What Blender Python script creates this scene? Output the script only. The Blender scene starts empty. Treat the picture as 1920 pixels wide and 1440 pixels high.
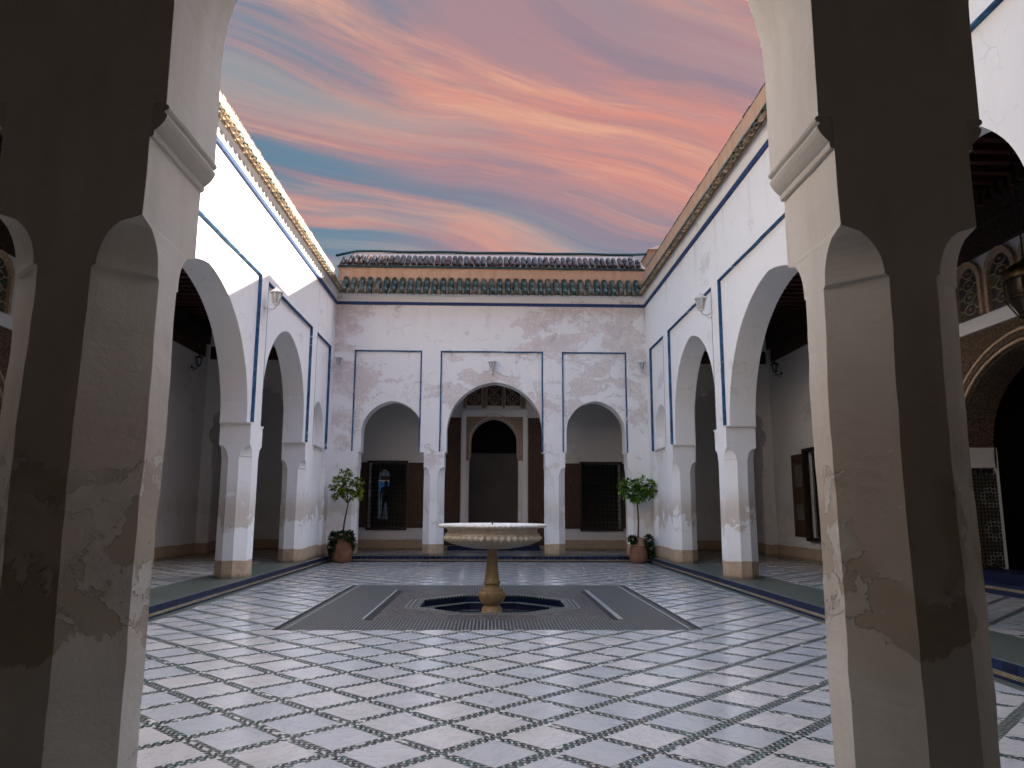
import bpy, bmesh, math, random
import numpy as np
from mathutils import Vector, Matrix, noise as mnoise
from mathutils.geometry import tessellate_polygon

random.seed(7)
R = math.radians
scene = bpy.context.scene
COL = scene.collection

# ------------------------------------------------------------------ camera
YAW, PITCH, ROLL, FPX = R(1.62), R(9.45), R(0.22), 1420.0
CAM = Vector((0.0, 0.0, 1.6))
cy_, sy_, cp_, sp_ = math.cos(YAW), math.sin(YAW), math.cos(PITCH), math.sin(PITCH)
FWD = Vector((sy_ * cp_, cy_ * cp_, sp_))
RGT0 = Vector((cy_, -sy_, 0.0))
UP0 = RGT0.cross(FWD)
RGT = math.cos(ROLL) * RGT0 + math.sin(ROLL) * UP0
UPV = -math.sin(ROLL) * RGT0 + math.cos(ROLL) * UP0
cam_data = bpy.data.cameras.new("camera")
cam_data.sensor_width = 36.0
cam_data.lens = 36.0 * FPX / 1920.0
cam_data.clip_start = 0.05
cam_data.clip_end = 2000.0
cam = bpy.data.objects.new("camera", cam_data)
COL.objects.link(cam)
rot = Matrix((RGT, UPV, -FWD)).transposed()
cam.matrix_world = Matrix.Translation(CAM) @ rot.to_4x4()
scene.camera = cam


def in_view(p, margin=1.05):
    v = Vector(p) - CAM
    d = v.dot(FWD)
    if d < 0.2:
        return False
    return abs(v.dot(RGT) / d) < 960 / FPX * margin and abs(v.dot(UPV) / d) < 720 / FPX * margin


# ------------------------------------------------------------------ light
SUN_EL, SUN_AZ = R(22.0), R(20.0)          # azimuth measured from +X towards +Y
SUN_DIR = Vector((math.cos(SUN_EL) * math.cos(SUN_AZ), math.cos(SUN_EL) * math.sin(SUN_AZ), math.sin(SUN_EL)))
SKY_STRENGTH = 0.15
SUN_STRENGTH = 2.8
EXPOSURE = 2.85

scene.view_settings.view_transform = 'Standard'
scene.view_settings.look = 'None'
scene.view_settings.gamma = 1.0
scene.view_settings.use_curve_mapping = False
scene.view_settings.exposure = EXPOSURE
scene.render.engine = 'CYCLES'
scene.cycles.use_denoising = True
scene.cycles.max_bounces = 12
scene.cycles.diffuse_bounces = 9
scene.cycles.glossy_bounces = 4
scene.cycles.caustics_reflective = False
scene.cycles.caustics_refractive = False
scene.cycles.sample_clamp_indirect = 6.0

sun_data = bpy.data.lights.new("sun", 'SUN')
sun_data.energy = SUN_STRENGTH
sun_data.angle = R(0.5)
sun_data.color = (1.0, 0.84, 0.70)
sun = bpy.data.objects.new("sun", sun_data)
COL.objects.link(sun)
sun.rotation_euler = SUN_DIR.to_track_quat('Z', 'Y').to_euler()


# ------------------------------------------------------------------ node helper
class NT:
    def __init__(self, tree):
        self.t = tree
        self.t.nodes.clear()

    def n(self, kind, ins=None, **props):
        nd = self.t.nodes.new(kind)
        for k, v in props.items():
            setattr(nd, k, v)
        if ins:
            for k, v in ins.items():
                self.put(nd.inputs[k], v)
        return nd

    def put(self, sock, v):
        if isinstance(v, bpy.types.NodeSocket):
            self.t.links.new(v, sock)
        elif isinstance(v, bpy.types.Node):
            self.t.links.new(v.outputs[0], sock)
        else:
            if isinstance(v, (tuple, list)) and len(v) == 3 and len(sock.default_value) == 4:
                v = (*v, 1.0)
            sock.default_value = v

    def m(self, op, a, b=0.0, c=0.0, clamp=False):
        nd = self.n('ShaderNodeMath', operation=op)
        nd.use_clamp = clamp
        for i, v in enumerate((a, b, c)):
            self.put(nd.inputs[i], v)
        return nd.outputs[0]

    def step(self, v, a, b):
        """0 at a, 1 at b, smooth; a may be greater than b"""
        nd = self.n('ShaderNodeMapRange', {'Value': v, 'From Min': a, 'From Max': b}, interpolation_type='SMOOTHSTEP')
        return nd.outputs['Result']

    def mix(self, f, a, b, blend='MIX'):
        nd = self.n('ShaderNodeMix', data_type='RGBA', blend_type=blend)
        self.put(nd.inputs[0], f)
        self.put(nd.inputs[6], a)
        self.put(nd.inputs[7], b)
        return nd.outputs[2]

    def noise(self, vec, scale, detail=4.0, rough=0.55, dist=0.0, w=None):
        nd = self.n('ShaderNodeTexNoise', {'Vector': vec, 'Scale': scale, 'Detail': detail, 'Roughness': rough, 'Distortion': dist})
        return nd.outputs['Fac']

    def scale(self, vec, s, off=(0, 0, 0)):
        nd = self.n('ShaderNodeMapping', {'Vector': vec, 'Scale': s, 'Location': off})
        return nd.outputs[0]

    def pos(self):
        return self.n('ShaderNodeNewGeometry').outputs['Position']

    def xyz(self, v):
        nd = self.n('ShaderNodeSeparateXYZ', {0: v})
        return nd.outputs[0], nd.outputs[1], nd.outputs[2]

    def vec(self, x, y, z):
        return self.n('ShaderNodeCombineXYZ', {0: x, 1: y, 2: z}).outputs[0]

    def bump(self, h, strength=0.3, dist=0.02, normal=None):
        nd = self.n('ShaderNodeBump', {'Height': h, 'Strength': strength, 'Distance': dist})
        if normal is not None:
            self.put(nd.inputs['Normal'], normal)
        return nd.outputs[0]


def new_mat(name):
    m = bpy.data.materials.new(name)
    m.use_nodes = True
    return m, NT(m.node_tree)


def finish(t, col, rough=0.8, normal=None, spec=0.5, metal=0.0, coat=0.0, emit=None, estr=0.0, trans=0.0):
    b = t.n('ShaderNodeBsdfPrincipled', {'Base Color': col, 'Roughness': rough, 'Specular IOR Level': spec, 'Metallic': metal,
                                         'Coat Weight': coat, 'Transmission Weight': trans})
    if normal is not None:
        t.put(b.inputs['Normal'], normal)
    if emit is not None:
        t.put(b.inputs['Emission Color'], emit)
        t.put(b.inputs['Emission Strength'], estr)
    t.n('ShaderNodeOutputMaterial', {'Surface': b.outputs[0]})


# ------------------------------------------------------------------ world: clear evening sky behind streaked sunset clouds
world = bpy.data.worlds.new("World")
scene.world = world
world.use_nodes = True
t = NT(world.node_tree)
sky = t.n('ShaderNodeTexSky', sky_type='NISHITA')
sky.sun_disc = False
sky.sun_elevation = SUN_EL
sky.sun_rotation = math.pi / 2 - SUN_AZ
sky.air_density = 1.0
sky.dust_density = 3.5
sky.ozone_density = 0.7
d = t.n('ShaderNodeTexCoord').outputs['Generated']
dx, dy, dz = t.xyz(d)
zc = t.m('ADD', t.m('MAXIMUM', dz, 0.0), 0.12)
px = t.m('DIVIDE', dx, zc)
py = t.m('DIVIDE', dy, zc)
# streaks run nearly along X, falling a little to the right
warp0 = t.n('ShaderNodeTexNoise', {'Vector': t.vec(px, py, 0.0), 'Scale': 0.8, 'Detail': 2.0, 'Roughness': 0.5})
wx, wy, wz = t.xyz(warp0.outputs['Color'])
qx = t.m('ADD', t.m('MULTIPLY', px, 0.60), t.m('MULTIPLY', t.m('SUBTRACT', wx, 0.5), 0.5))
qy = t.m('ADD', t.m('ADD', t.m('MULTIPLY', py, 1.5), t.m('MULTIPLY', px, -0.72)), t.m('MULTIPLY', t.m('SUBTRACT', wy, 0.5), 1.0))
q = t.vec(qx, qy, 0.0)
big = t.noise(q, 0.75, 3.0, 0.5)
left = t.m('MULTIPLY', t.m('MULTIPLY_ADD', dx, -1.0, -0.05, clamp=True), 0.75)     # the cloud bank opens to blue on this side
base = t.mix(t.step(t.m('SUBTRACT', big, left), 0.34, 0.56), (0.14, 0.26, 0.37), (0.46, 0.28, 0.31))
patchn = t.noise(t.scale(q, (1, 1, 1), (5.2, 2.9, 1.0)), 0.95, 3.0, 0.5)
w1 = t.noise(t.scale(q, (0.75, 1.8, 1.0), (3.1, 1.7, 0.0)), 1.5, 14.0, 0.66, 0.25)
w2 = t.noise(t.scale(q, (0.7, 1.9, 1.0), (9.3, 6.4, 2.0)), 1.5, 14.0, 0.68, 0.25)
w3 = t.noise(t.scale(q, (0.8, 2.3, 1.0), (1.4, 8.2, 5.0)), 2.6, 14.0, 0.70, 0.25)
a1 = t.m('MULTIPLY', t.step(t.m('ADD', w1, t.m('MULTIPLY', t.m('SUBTRACT', patchn, 0.5), 1.2)), 0.38, 0.62), t.m('SUBTRACT', 1.0, t.m('MULTIPLY', left, 2.0)))
col1 = t.mix(t.m('MULTIPLY', a1, 0.92), base, (0.79, 0.32, 0.25))
a3 = t.m('MULTIPLY', t.step(w3, 0.47, 0.74), t.step(a1, 0.05, 0.7))
col2 = t.mix(t.m('MULTIPLY', a3, 0.75), col1, (0.95, 0.53, 0.34))
a2 = t.step(w2, 0.47, 0.66)
col3 = t.mix(t.m('MULTIPLY', a2, 0.52), col2, (0.24, 0.23, 0.31))
pale = t.m('MULTIPLY', t.step(t.noise(t.scale(q, (0.6, 2.2, 1.0), (4.0, 9.0, 4.0)), 1.2, 10.0, 0.62), 0.50, 0.72), 0.42)
cloud_col = t.mix(pale, col3, (0.60, 0.47, 0.40))
# clouds thin out overhead: clear Nishita sky above the cloud belt
cover = t.step(t.m('ADD', dz, t.m('MULTIPLY', t.m('SUBTRACT', big, 0.5), 0.25)), 0.76, 0.60)
cloud_bg = t.n('ShaderNodeBackground', {'Color': cloud_col, 'Strength': 0.128})
clear_bg = t.n('ShaderNodeBackground', {'Color': sky.outputs['Color'], 'Strength': SKY_STRENGTH})
msh = t.n('ShaderNodeMixShader', {'Fac': cover, 1: clear_bg.outputs[0], 2: cloud_bg.outputs[0]})
t.n('ShaderNodeOutputWorld', {'Surface': msh.outputs[0]})


# ------------------------------------------------------------------ materials
def plaster(name, base=(0.81, 0.805, 0.80), patch=0.5, patch_col=(0.60, 0.53, 0.50), grime=0.0, skirt=0.0, rough_col=None,
            bump=0.5, patch_lo=2.6, stain_top=2.3, flake=0.0, streaks=0.25):
    """hand-finished lime plaster. patch: share of worn limewash; grime: brown smear at shoulder height; skirt: height of ochre dado"""
    m, t = new_mat(name)
    p = t.pos()
    x, y, z = t.xyz(p)
    n1 = t.noise(p, 0.55, 3.0)
    n2 = t.noise(p, 1.9, 8.0, 0.62, 0.6)
    n2h = t.noise(t.scale(p, (0.62, 0.62, 1.25)), 1.5, 10.0, 0.66, 0.3)
    n3 = t.noise(p, 9.0, 5.0, 0.6)
    n4 = t.noise(t.scale(p, (1, 1, 0.25)), 5.0, 5.0, 0.6)
    col = t.mix(t.m('MULTIPLY', t.step(n4, 0.45, 0.8), streaks), base, tuple(c * 0.86 for c in base))
    hgt = t.m('MULTIPLY', n3, 0.25)
    if patch > 0:
        f = t.m('ADD', t.m('ADD', t.m('MULTIPLY', n1, 0.50), t.m('MULTIPLY', n2h, 0.53)), t.m('MULTIPLY', n3, 0.12))
        th = 0.70 - 0.22 * patch
        pm = t.m('MULTIPLY', t.step(f, th, th + 0.018), t.step(z, patch_lo, patch_lo + 0.6))
        pm2 = t.m('MULTIPLY', t.step(t.m('ADD', f, t.m('MULTIPLY', n3, 0.12)), th + 0.07, th + 0.12), t.step(z, patch_lo, patch_lo + 0.6))
        col = t.mix(t.m('MULTIPLY', pm, t.m('MULTIPLY_ADD', n4, 0.7, 0.12)), col, patch_col)
        col = t.mix(t.m('MULTIPLY', pm2, 0.55), col, tuple(c * 0.80 for c in patch_col))
        hgt = t.m('ADD', hgt, t.m('MULTIPLY', pm, -0.55))
    if flake > 0:
        v = t.n('ShaderNodeTexVoronoi', {'Vector': t.n('ShaderNodeVectorMath', {0: p, 1: warpv(t, p)}, operation='ADD').outputs[0], 'Scale': 1.7},
                feature='DISTANCE_TO_EDGE')
        cr_ = t.m('MULTIPLY', t.step(v.outputs['Distance'], 0.028, 0.004), t.step(n2, 0.50, 0.60))
        col = t.mix(t.m('MULTIPLY', cr_, flake), col, tuple(c * 0.55 for c in patch_col))
        hgt = t.m('ADD', hgt, t.m('MULTIPLY', cr_, -0.4))
    if grime > 0:
        zz = t.m('ADD', z, t.m('MULTIPLY', t.m('SUBTRACT', n2, 0.5), 0.9))
        top = t.step(t.m('ADD', z, t.m('MULTIPLY', t.m('SUBTRACT', n1, 0.5), 0.8)), stain_top, stain_top - 0.8)
        bot = t.step(t.m('ADD', z, t.m('MULTIPLY', t.m('SUBTRACT', n4, 0.5), 0.5)), 0.95, 1.25)
        patchy = t.step(t.m('ADD', n2, t.m('MULTIPLY', t.step(zz, 1.60, 1.20), -0.13)), 0.395, 0.42)
        g = t.m('MULTIPLY', t.m('MULTIPLY', top, bot), patchy)
        col = t.mix(t.m('MULTIPLY', g, grime), col, (0.43, 0.335, 0.24))
        scr = t.m('MULTIPLY', t.step(t.noise(p, 6.0, 6.0, 0.7), 0.64, 0.66), t.step(z, 2.1, 1.7))
        col = t.mix(t.m('MULTIPLY', scr, 0.45 * grime), col, (0.66, 0.63, 0.60))
        low = t.step(z, 0.95, 0.3)
        col = t.mix(t.m('MULTIPLY', low, 0.35 * grime), col, (0.52, 0.44, 0.37))
        hgt = t.m('ADD', hgt, t.m('MULTIPLY', g, -0.25))
    if skirt > 0:
        e = t.step(t.m('ADD', z, t.m('MULTIPLY', t.m('SUBTRACT', n2, 0.5), 0.10)), skirt + 0.012, skirt)
        sc = t.mix(t.step(n3, 0.35, 0.7), (0.46, 0.325, 0.20), (0.36, 0.26, 0.17))
        col = t.mix(t.m('MULTIPLY', e, 0.92), col, sc)
        dirt = t.m('MULTIPLY', t.step(t.m('ADD', z, t.m('MULTIPLY', t.m('SUBTRACT', n3, 0.5), 0.22)), 0.27, 0.18), 0.7)
        col = t.mix(dirt, col, (0.13, 0.095, 0.065))
    if rough_col:
        col = t.mix(t.step(n4, 0.38, 0.68), col, rough_col)
        col = t.mix(t.m('MULTIPLY', t.step(t.noise(t.scale(p, (1, 1, 0.12)), 7.0, 5.0, 0.7), 0.5, 0.75), 0.5), col, tuple(c * 0.55 for c in rough_col))
    if flake > 0:
        dr = t.noise(t.scale(p, (1, 1, 0.06)), 3.2, 7.0, 0.7)
        drm = t.m('MULTIPLY', t.step(dr, 0.55, 0.72), t.step(t.m('ADD', z, t.m('MULTIPLY', n1, 1.2)), 7.4, 8.7))
        col = t.mix(t.m('MULTIPLY', drm, 0.45), col, (0.42, 0.37, 0.34))
    hgt = t.m('ADD', hgt, t.m('MULTIPLY', n2, 0.6))
    nrm = t.bump(hgt, bump, 0.035)
    nrm = t.bump(t.noise(p, 60.0, 3.0, 0.6), 0.12, 0.004, nrm)
    finish(t, col, 0.86, nrm, 0.25)
    return m


def warpv(t, p):
    nz = t.n('ShaderNodeTexNoise', {'Vector': p, 'Scale': 2.5, 'Detail': 5.0})
    v = t.n('ShaderNodeVectorMath', {0: nz.outputs['Color'], 1: (0.5, 0.5, 0.5)}, operation='SUBTRACT')
    return t.n('ShaderNodeVectorMath', {0: v.outputs[0], 'Scale': 0.5}, operation='SCALE').outputs[0]


def simple(name, c1, c2=None, rough=0.7, nscale=8.0, bump=0.2, metal=0.0, spec=0.4, stretch=(1, 1, 1), coat=0.0, obj_random=0.0):
    m, t = new_mat(name)
    p = t.scale(t.pos(), stretch)
    n1 = t.noise(p, nscale, 6.0, 0.6)
    col = t.mix(t.step(n1, 0.35, 0.68), c1, c2 or c1)
    if obj_random:
        rnd = t.n('ShaderNodeObjectInfo').outputs['Random']
        hs = t.n('ShaderNodeHueSaturation', {'Value': t.m('MULTIPLY_ADD', rnd, obj_random, 1.0 - obj_random / 2), 'Color': col})
        col = hs.outputs[0]
    finish(t, col, rough, t.bump(n1, bump, 0.01), spec, metal, coat)
    return m


def pier_plaster(name):
    m, t = new_mat(name)
    p = t.pos()
    x, y, z = t.xyz(p)
    n1 = t.noise(p, 0.7, 3.0)
    n2 = t.noise(p, 2.1, 9.0, 0.64, 0.5)
    n3 = t.noise(p, 7.0, 8.0, 0.68, 0.4)
    nv = t.noise(t.scale(p, (1, 1, 0.22)), 4.5, 6.0, 0.6)
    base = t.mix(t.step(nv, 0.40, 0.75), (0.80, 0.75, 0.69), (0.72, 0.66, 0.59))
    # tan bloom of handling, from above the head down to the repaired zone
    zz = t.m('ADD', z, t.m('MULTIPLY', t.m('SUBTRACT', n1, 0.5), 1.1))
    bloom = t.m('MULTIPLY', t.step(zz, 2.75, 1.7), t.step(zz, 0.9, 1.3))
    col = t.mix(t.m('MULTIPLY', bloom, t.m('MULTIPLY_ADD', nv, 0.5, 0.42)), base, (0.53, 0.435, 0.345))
    # rough patched render between hip and shoulder height
    zp = t.m('ADD', z, t.m('MULTIPLY', t.m('SUBTRACT', n2, 0.5), 0.9))
    zone = t.m('MULTIPLY', t.step(zp, 1.80, 1.785), t.step(zp, 1.02, 1.04))
    isl = t.step(t.m('ADD', n2, t.m('MULTIPLY', n3, 0.35)), 0.625, 0.64)
    patch = t.m('MULTIPLY', zone, t.m('SUBTRACT', 1.0, isl))
    pc = t.mix(t.step(n3, 0.38, 0.66), (0.67, 0.62, 0.555), (0.55, 0.49, 0.42))
    where = t.step(n1, 0.40, 0.44)
    patch = t.m('MULTIPLY', patch, where)
    col = t.mix(t.m('MULTIPLY', patch, 0.9), col, pc)
    island = t.m('MULTIPLY', zone, t.m('MULTIPLY', isl, where))
    col = t.mix(t.m('MULTIPLY', island, 0.8), col, (0.46, 0.38, 0.295))
    # scattered scrapes showing older limewash, and grubby scuffs near the floor
    scr = t.m('MULTIPLY', t.step(t.noise(p, 5.0, 8.0, 0.7), 0.655, 0.665), t.step(z, 2.3, 1.9))
    col = t.mix(t.m('MULTIPLY', scr, 0.55), col, (0.72, 0.69, 0.65))
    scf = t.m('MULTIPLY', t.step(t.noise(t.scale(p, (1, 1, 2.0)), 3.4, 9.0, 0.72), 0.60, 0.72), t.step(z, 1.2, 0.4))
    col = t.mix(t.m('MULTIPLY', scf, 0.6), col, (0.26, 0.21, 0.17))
    h = t.m('ADD', t.m('MULTIPLY', n2, 0.55), t.m('ADD', t.m('MULTIPLY', patch, 0.30), t.m('MULTIPLY', island, -0.15)))
    h = t.m('ADD', h, t.m('MULTIPLY', scr, 0.15))
    nrm = t.bump(h, 0.5, 0.035)
    nrm = t.bump(t.m('ADD', n3, t.m('MULTIPLY', t.m('MULTIPLY', patch, n3), 1.5)), 0.30, 0.012, nrm)
    nrm = t.bump(t.noise(p, 55.0, 4.0, 0.6), 0.15, 0.004, nrm)
    finish(t, col, 0.88, nrm, 0.2)
    return m


MAT = {}
MAT['back'] = plaster("plaster_worn_limewash", patch=0.50, patch_col=(0.70, 0.615, 0.585), skirt=0.53, grime=0.30, flake=0.22, bump=0.7)
MAT['side'] = plaster("plaster_limewash", patch=0.16, patch_col=(0.72, 0.69, 0.68), skirt=0.53, grime=0.6, flake=0.12, bump=0.4)
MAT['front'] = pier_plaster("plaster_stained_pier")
MAT['molding'] = plaster("plaster_moulding", base=(0.68, 0.64, 0.585), patch=0.0, grime=0.0, bump=0.25, streaks=0.6)
MAT['inner'] = plaster("plaster_gallery", base=(0.72, 0.70, 0.68), patch=0.15, patch_col=(0.66, 0.62, 0.60), grime=0.2, skirt=0.53, flake=0.1)
MAT['orange'] = plaster("plaster_bare_orange", base=(0.60, 0.38, 0.25), patch=0.0, rough_col=(0.56, 0.33, 0.20), bump=0.7)
MAT['pale_plaster'] = plaster("plaster_pale_pink", base=(0.66, 0.53, 0.45), patch=0.0, bump=0.5)
MAT['white'] = plaster("plaster_frieze", base=(0.81, 0.80, 0.795), patch=0.12, flake=0.0, bump=0.25)
MAT['blue'] = simple("blue_paint", (0.006, 0.030, 0.125), (0.012, 0.065, 0.20), 0.65, 14.0, 0.3, stretch=(1, 1, 0.3))
m_, t_ = new_mat("blue_paint_faded")
p_ = t_.pos()
n_a = t_.noise(t_.scale(p_, (1, 1, 0.5)), 7.0, 6.0, 0.65)
n_b = t_.noise(p_, 3.0, 8.0, 0.7)
c_ = t_.mix(t_.step(n_a, 0.38, 0.64), (0.008, 0.050, 0.145), (0.035, 0.145, 0.27))
c_ = t_.mix(t_.m('MULTIPLY', t_.step(n_b, 0.60, 0.66), 0.75), c_, (0.62, 0.62, 0.62))
finish(t_, c_, 0.75, t_.bump(n_a, 0.3, 0.01), 0.3)
MAT['blue_worn'] = m_
MAT['ochre'] = simple("ochre_stone", (0.40, 0.27, 0.14), (0.30, 0.19, 0.10), 0.6, 5.0, 0.4)
MAT['wood'] = simple("brown_cedar", (0.085, 0.040, 0.020), (0.040, 0.018, 0.010), 0.55, 10.0, 0.35, stretch=(3, 3, 0.5))
MAT['wood_dark'] = simple("dark_cedar", (0.030, 0.016, 0.011), (0.018, 0.010, 0.008), 0.6, 10.0, 0.3)
MAT['wood_red'] = simple("painted_red_beam", (0.085, 0.026, 0.018), (0.045, 0.015, 0.012), 0.55, 12.0, 0.3)
MAT['iron'] = simple("black_iron", (0.012, 0.012, 0.013), (0.02, 0.018, 0.016), 0.5, 30.0, 0.2, metal=0.4)
MAT['lamp_white'] = simple("white_enamel", (0.70, 0.70, 0.69), (0.58, 0.57, 0.55), 0.45, 20.0, 0.1)
MAT['brass'] = simple("dark_brass", (0.12, 0.075, 0.03), (0.05, 0.035, 0.02), 0.4, 20.0, 0.2, metal=0.8)
MAT['terracotta'] = simple("terracotta", (0.26, 0.12, 0.07), (0.17, 0.075, 0.045), 0.8, 6.0, 0.4)
MAT['rim_clay'] = simple("pale_terracotta", (0.42, 0.25, 0.17), (0.28, 0.15, 0.10), 0.8, 25.0, 0.6)
MAT['bark'] = simple("bark", (0.085, 0.055, 0.04), (0.05, 0.035, 0.025), 0.85, 30.0, 0.5, stretch=(1, 1, 0.3))
MAT['marble_white'] = None
MAT['coping'] = simple("teal_glazed_coping", (0.01, 0.075, 0.085), (0.02, 0.05, 0.05), 0.35, 10.0, 0.2)
MAT['soil'] = simple("soil", (0.03, 0.02, 0.015), (0.02, 0.014, 0.01), 0.9, 30.0, 0.5)
MAT['gold'] = simple("gilded_trim", (0.56, 0.41, 0.28), (0.36, 0.24, 0.15), 0.55, 25.0, 0.4)
MAT['silhouette'] = simple("silhouette_black", (0.012, 0.012, 0.014), (0.02, 0.02, 0.022), 0.9, 20.0, 0.2)
MAT['skin'] = simple("skin", (0.22, 0.12, 0.08), None, 0.6, 20.0, 0.1)
MAT['blue_door'] = simple("bright_blue_paint", (0.02, 0.20, 0.62), (0.03, 0.26, 0.70), 0.5, 5.0, 0.1)
MAT['slate'] = simple("pale_blue_grey_wash", (0.16, 0.22, 0.30), (0.12, 0.17, 0.24), 0.8, 4.0, 0.2)
MAT['tadelakt'] = simple("grey_brown_tadelakt", (0.49, 0.415, 0.38), (0.41, 0.34, 0.31), 0.6, 2.0, 0.2)
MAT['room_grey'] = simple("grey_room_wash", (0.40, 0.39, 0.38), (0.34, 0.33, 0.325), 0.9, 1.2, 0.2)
MAT['dark_panel'] = simple("dark_grey_panel", (0.055, 0.05, 0.048), (0.04, 0.037, 0.036), 0.95, 6.0, 0.2)
MAT['grey_marble'] = simple("grey_marble", (0.36, 0.35, 0.33), (0.26, 0.25, 0.24), 0.4, 8.0, 0.1)
MAT['tan_stucco'] = simple("tan_stucco", (0.66, 0.52, 0.40), (0.52, 0.38, 0.28), 0.75, 14.0, 0.3)
MAT['yellow'] = simple("yellow_paint", (0.75, 0.60, 0.25), (0.65, 0.5, 0.2), 0.6, 5.0, 0.1)


def leaf_mat(name, c1, c2, c3):
    m, t = new_mat(name)
    rnd = t.n('ShaderNodeNewGeometry').outputs['Random Per Island']
    ramp = t.n('ShaderNodeValToRGB', {'Fac': rnd})
    ramp.color_ramp.elements[0].color = (*c1, 1)
    ramp.color_ramp.elements[1].color = (*c3, 1)
    e = ramp.color_ramp.elements.new(0.6)
    e.color = (*c2, 1)
    b = t.n('ShaderNodeBsdfPrincipled', {'Base Color': ramp.outputs[0], 'Roughness': 0.4, 'Specular IOR Level': 0.4})
    tr = t.n('ShaderNodeBsdfTranslucent', {'Color': ramp.outputs[0]})
    mx = t.n('ShaderNodeMixShader', {'Fac': 0.3, 1: b.outputs[0], 2: tr.outputs[0]})
    t.n('ShaderNodeOutputMaterial', {'Surface': mx.outputs[0]})
    return m


MAT['leaf'] = leaf_mat("citrus_leaf", (0.06, 0.11, 0.016), (0.19, 0.25, 0.022), (0.48, 0.48, 0.05))
MAT['leaf_deep'] = leaf_mat("deep_citrus_leaf", (0.04, 0.11, 0.018), (0.13, 0.26, 0.028), (0.32, 0.46, 0.05))
MAT['ivy'] = leaf_mat("succulent_leaf", (0.012, 0.030, 0.010), (0.022, 0.05, 0.014), (0.035, 0.08, 0.02))


def tile_mat(name, glaze1, glaze2, bare, bare_share, rough):
    m, t = new_mat(name)
    p = t.pos()
    rnd = t.n('ShaderNodeObjectInfo').outputs['Random']
    n1 = t.noise(p, 16.0, 5.0, 0.65)
    col = t.mix(t.m('POWER', rnd, 1.5), glaze1, glaze2)
    w = t.step(t.m('ADD', n1, t.m('MULTIPLY', t.m('SUBTRACT', rnd, 0.5), 0.22)), 0.66 - bare_share, 0.76 - bare_share)
    col = t.mix(w, col, bare)
    col = t.mix(t.m('MULTIPLY', t.step(t.noise(p, 4.0, 4.0), 0.5, 0.75), 0.45), col, (0.03, 0.028, 0.02))
    rg = t.m('MULTIPLY_ADD', w, 0.9 - rough, rough)
    finish(t, col, rg, t.bump(n1, 0.4, 0.008), 0.5)
    return m


MAT['tile_green'] = tile_mat("green_glazed_tile", (0.003, 0.026, 0.018), (0.007, 0.052, 0.036), (0.15, 0.095, 0.06), 0.13, 0.35)
MAT['tile_dark'] = tile_mat("dark_weathered_tile", (0.022, 0.015, 0.013), (0.010, 0.045, 0.045), (0.10, 0.055, 0.04), 0.22, 0.65)
MAT['tile_pan'] = simple("bare_clay_tile", (0.32, 0.255, 0.175), (0.18, 0.125, 0.085), 0.85, 14.0, 0.5, obj_random=0.6)
MAT['tile_side'] = tile_mat("lichened_tile", (0.015, 0.06, 0.04), (0.05, 0.09, 0.06), (0.33, 0.285, 0.19), 0.16, 0.5)


def marble_tile_mat():
    m, t = new_mat("white_marble_tile")
    p = t.pos()
    rnd = t.n('ShaderNodeObjectInfo').outputs['Random']
    isl = t.n('ShaderNodeNewGeometry').outputs['Random Per Island']
    r2 = t.m('FRACT', t.m('ADD', rnd, isl))
    off = t.vec(t.m('MULTIPLY', r2, 37.0), t.m('MULTIPLY', r2, 91.0), t.m('MULTIPLY', r2, 13.0))
    q = t.n('ShaderNodeVectorMath', {0: p, 1: off}, operation='ADD').outputs[0]
    ang = t.m('MULTIPLY', r2, 6.28)
    vr = t.n('ShaderNodeVectorRotate', {'Vector': q, 'Angle': ang}, rotation_type='Z_AXIS').outputs[0]
    vs = t.scale(vr, (1.0, 2.6, 1.0))
    v1 = t.noise(vs, 3.2, 7.0, 0.62, 1.3)
    v2 = t.noise(vs, 9.0, 6.0, 0.65, 0.8)
    vein = t.step(t.m('ABSOLUTE', t.m('SUBTRACT', v1, 0.52)), 0.035, 0.0)
    vein = t.m('MULTIPLY', vein, t.step(v2, 0.40, 0.66))
    cloud = t.step(v1, 0.50, 0.72)
    tone = t.mix(t.step(r2, 0.1, 0.9), (0.59, 0.59, 0.585), (0.74, 0.685, 0.635))
    col = t.mix(t.m('MULTIPLY', cloud, 0.48), tone, (0.44, 0.455, 0.475))
    col = t.mix(t.m('MULTIPLY', vein, 0.60), col, (0.30, 0.32, 0.35))
    wear = t.noise(p, 1.3, 5.0, 0.6)
    col = t.mix(t.m('MULTIPLY', t.step(wear, 0.46, 0.72), 0.36), col, (0.50, 0.46, 0.42))
    rg = t.m('MULTIPLY_ADD', t.step(t.noise(p, 4.0, 5.0), 0.3, 0.8), 0.10, 0.085)
    finish(t, col, rg, t.bump(t.noise(p, 2.2, 3.0), 0.03, 0.01), 0.5)
    return m


MAT['marble_tile'] = marble_tile_mat()


def zellij_mat():
    m, t = new_mat("green_black_zellij")
    isl = t.n('ShaderNodeNewGeometry').outputs['Random Per Island']
    ramp = t.n('ShaderNodeValToRGB', {'Fac': isl})
    cr = ramp.color_ramp
    cr.elements[0].color = (0.018, 0.020, 0.020, 1)
    cr.elements[1].color = (0.035, 0.115, 0.095, 1)
    for p_, c_ in ((0.45, (0.020, 0.030, 0.028)), (0.6, (0.015, 0.055, 0.048)), (0.85, (0.02, 0.075, 0.065))):
        e = cr.elements.new(p_)
        e.color = (*c_, 1)
    p = t.pos()
    col = t.mix(t.m('MULTIPLY', t.step(t.noise(p, 2.0, 5.0), 0.45, 0.75), 0.5), ramp.outputs[0], (0.09, 0.08, 0.06))
    finish(t, col, 0.28, t.bump(t.noise(p, 30.0, 2.0), 0.1, 0.003), 0.5)
    return m


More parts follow.
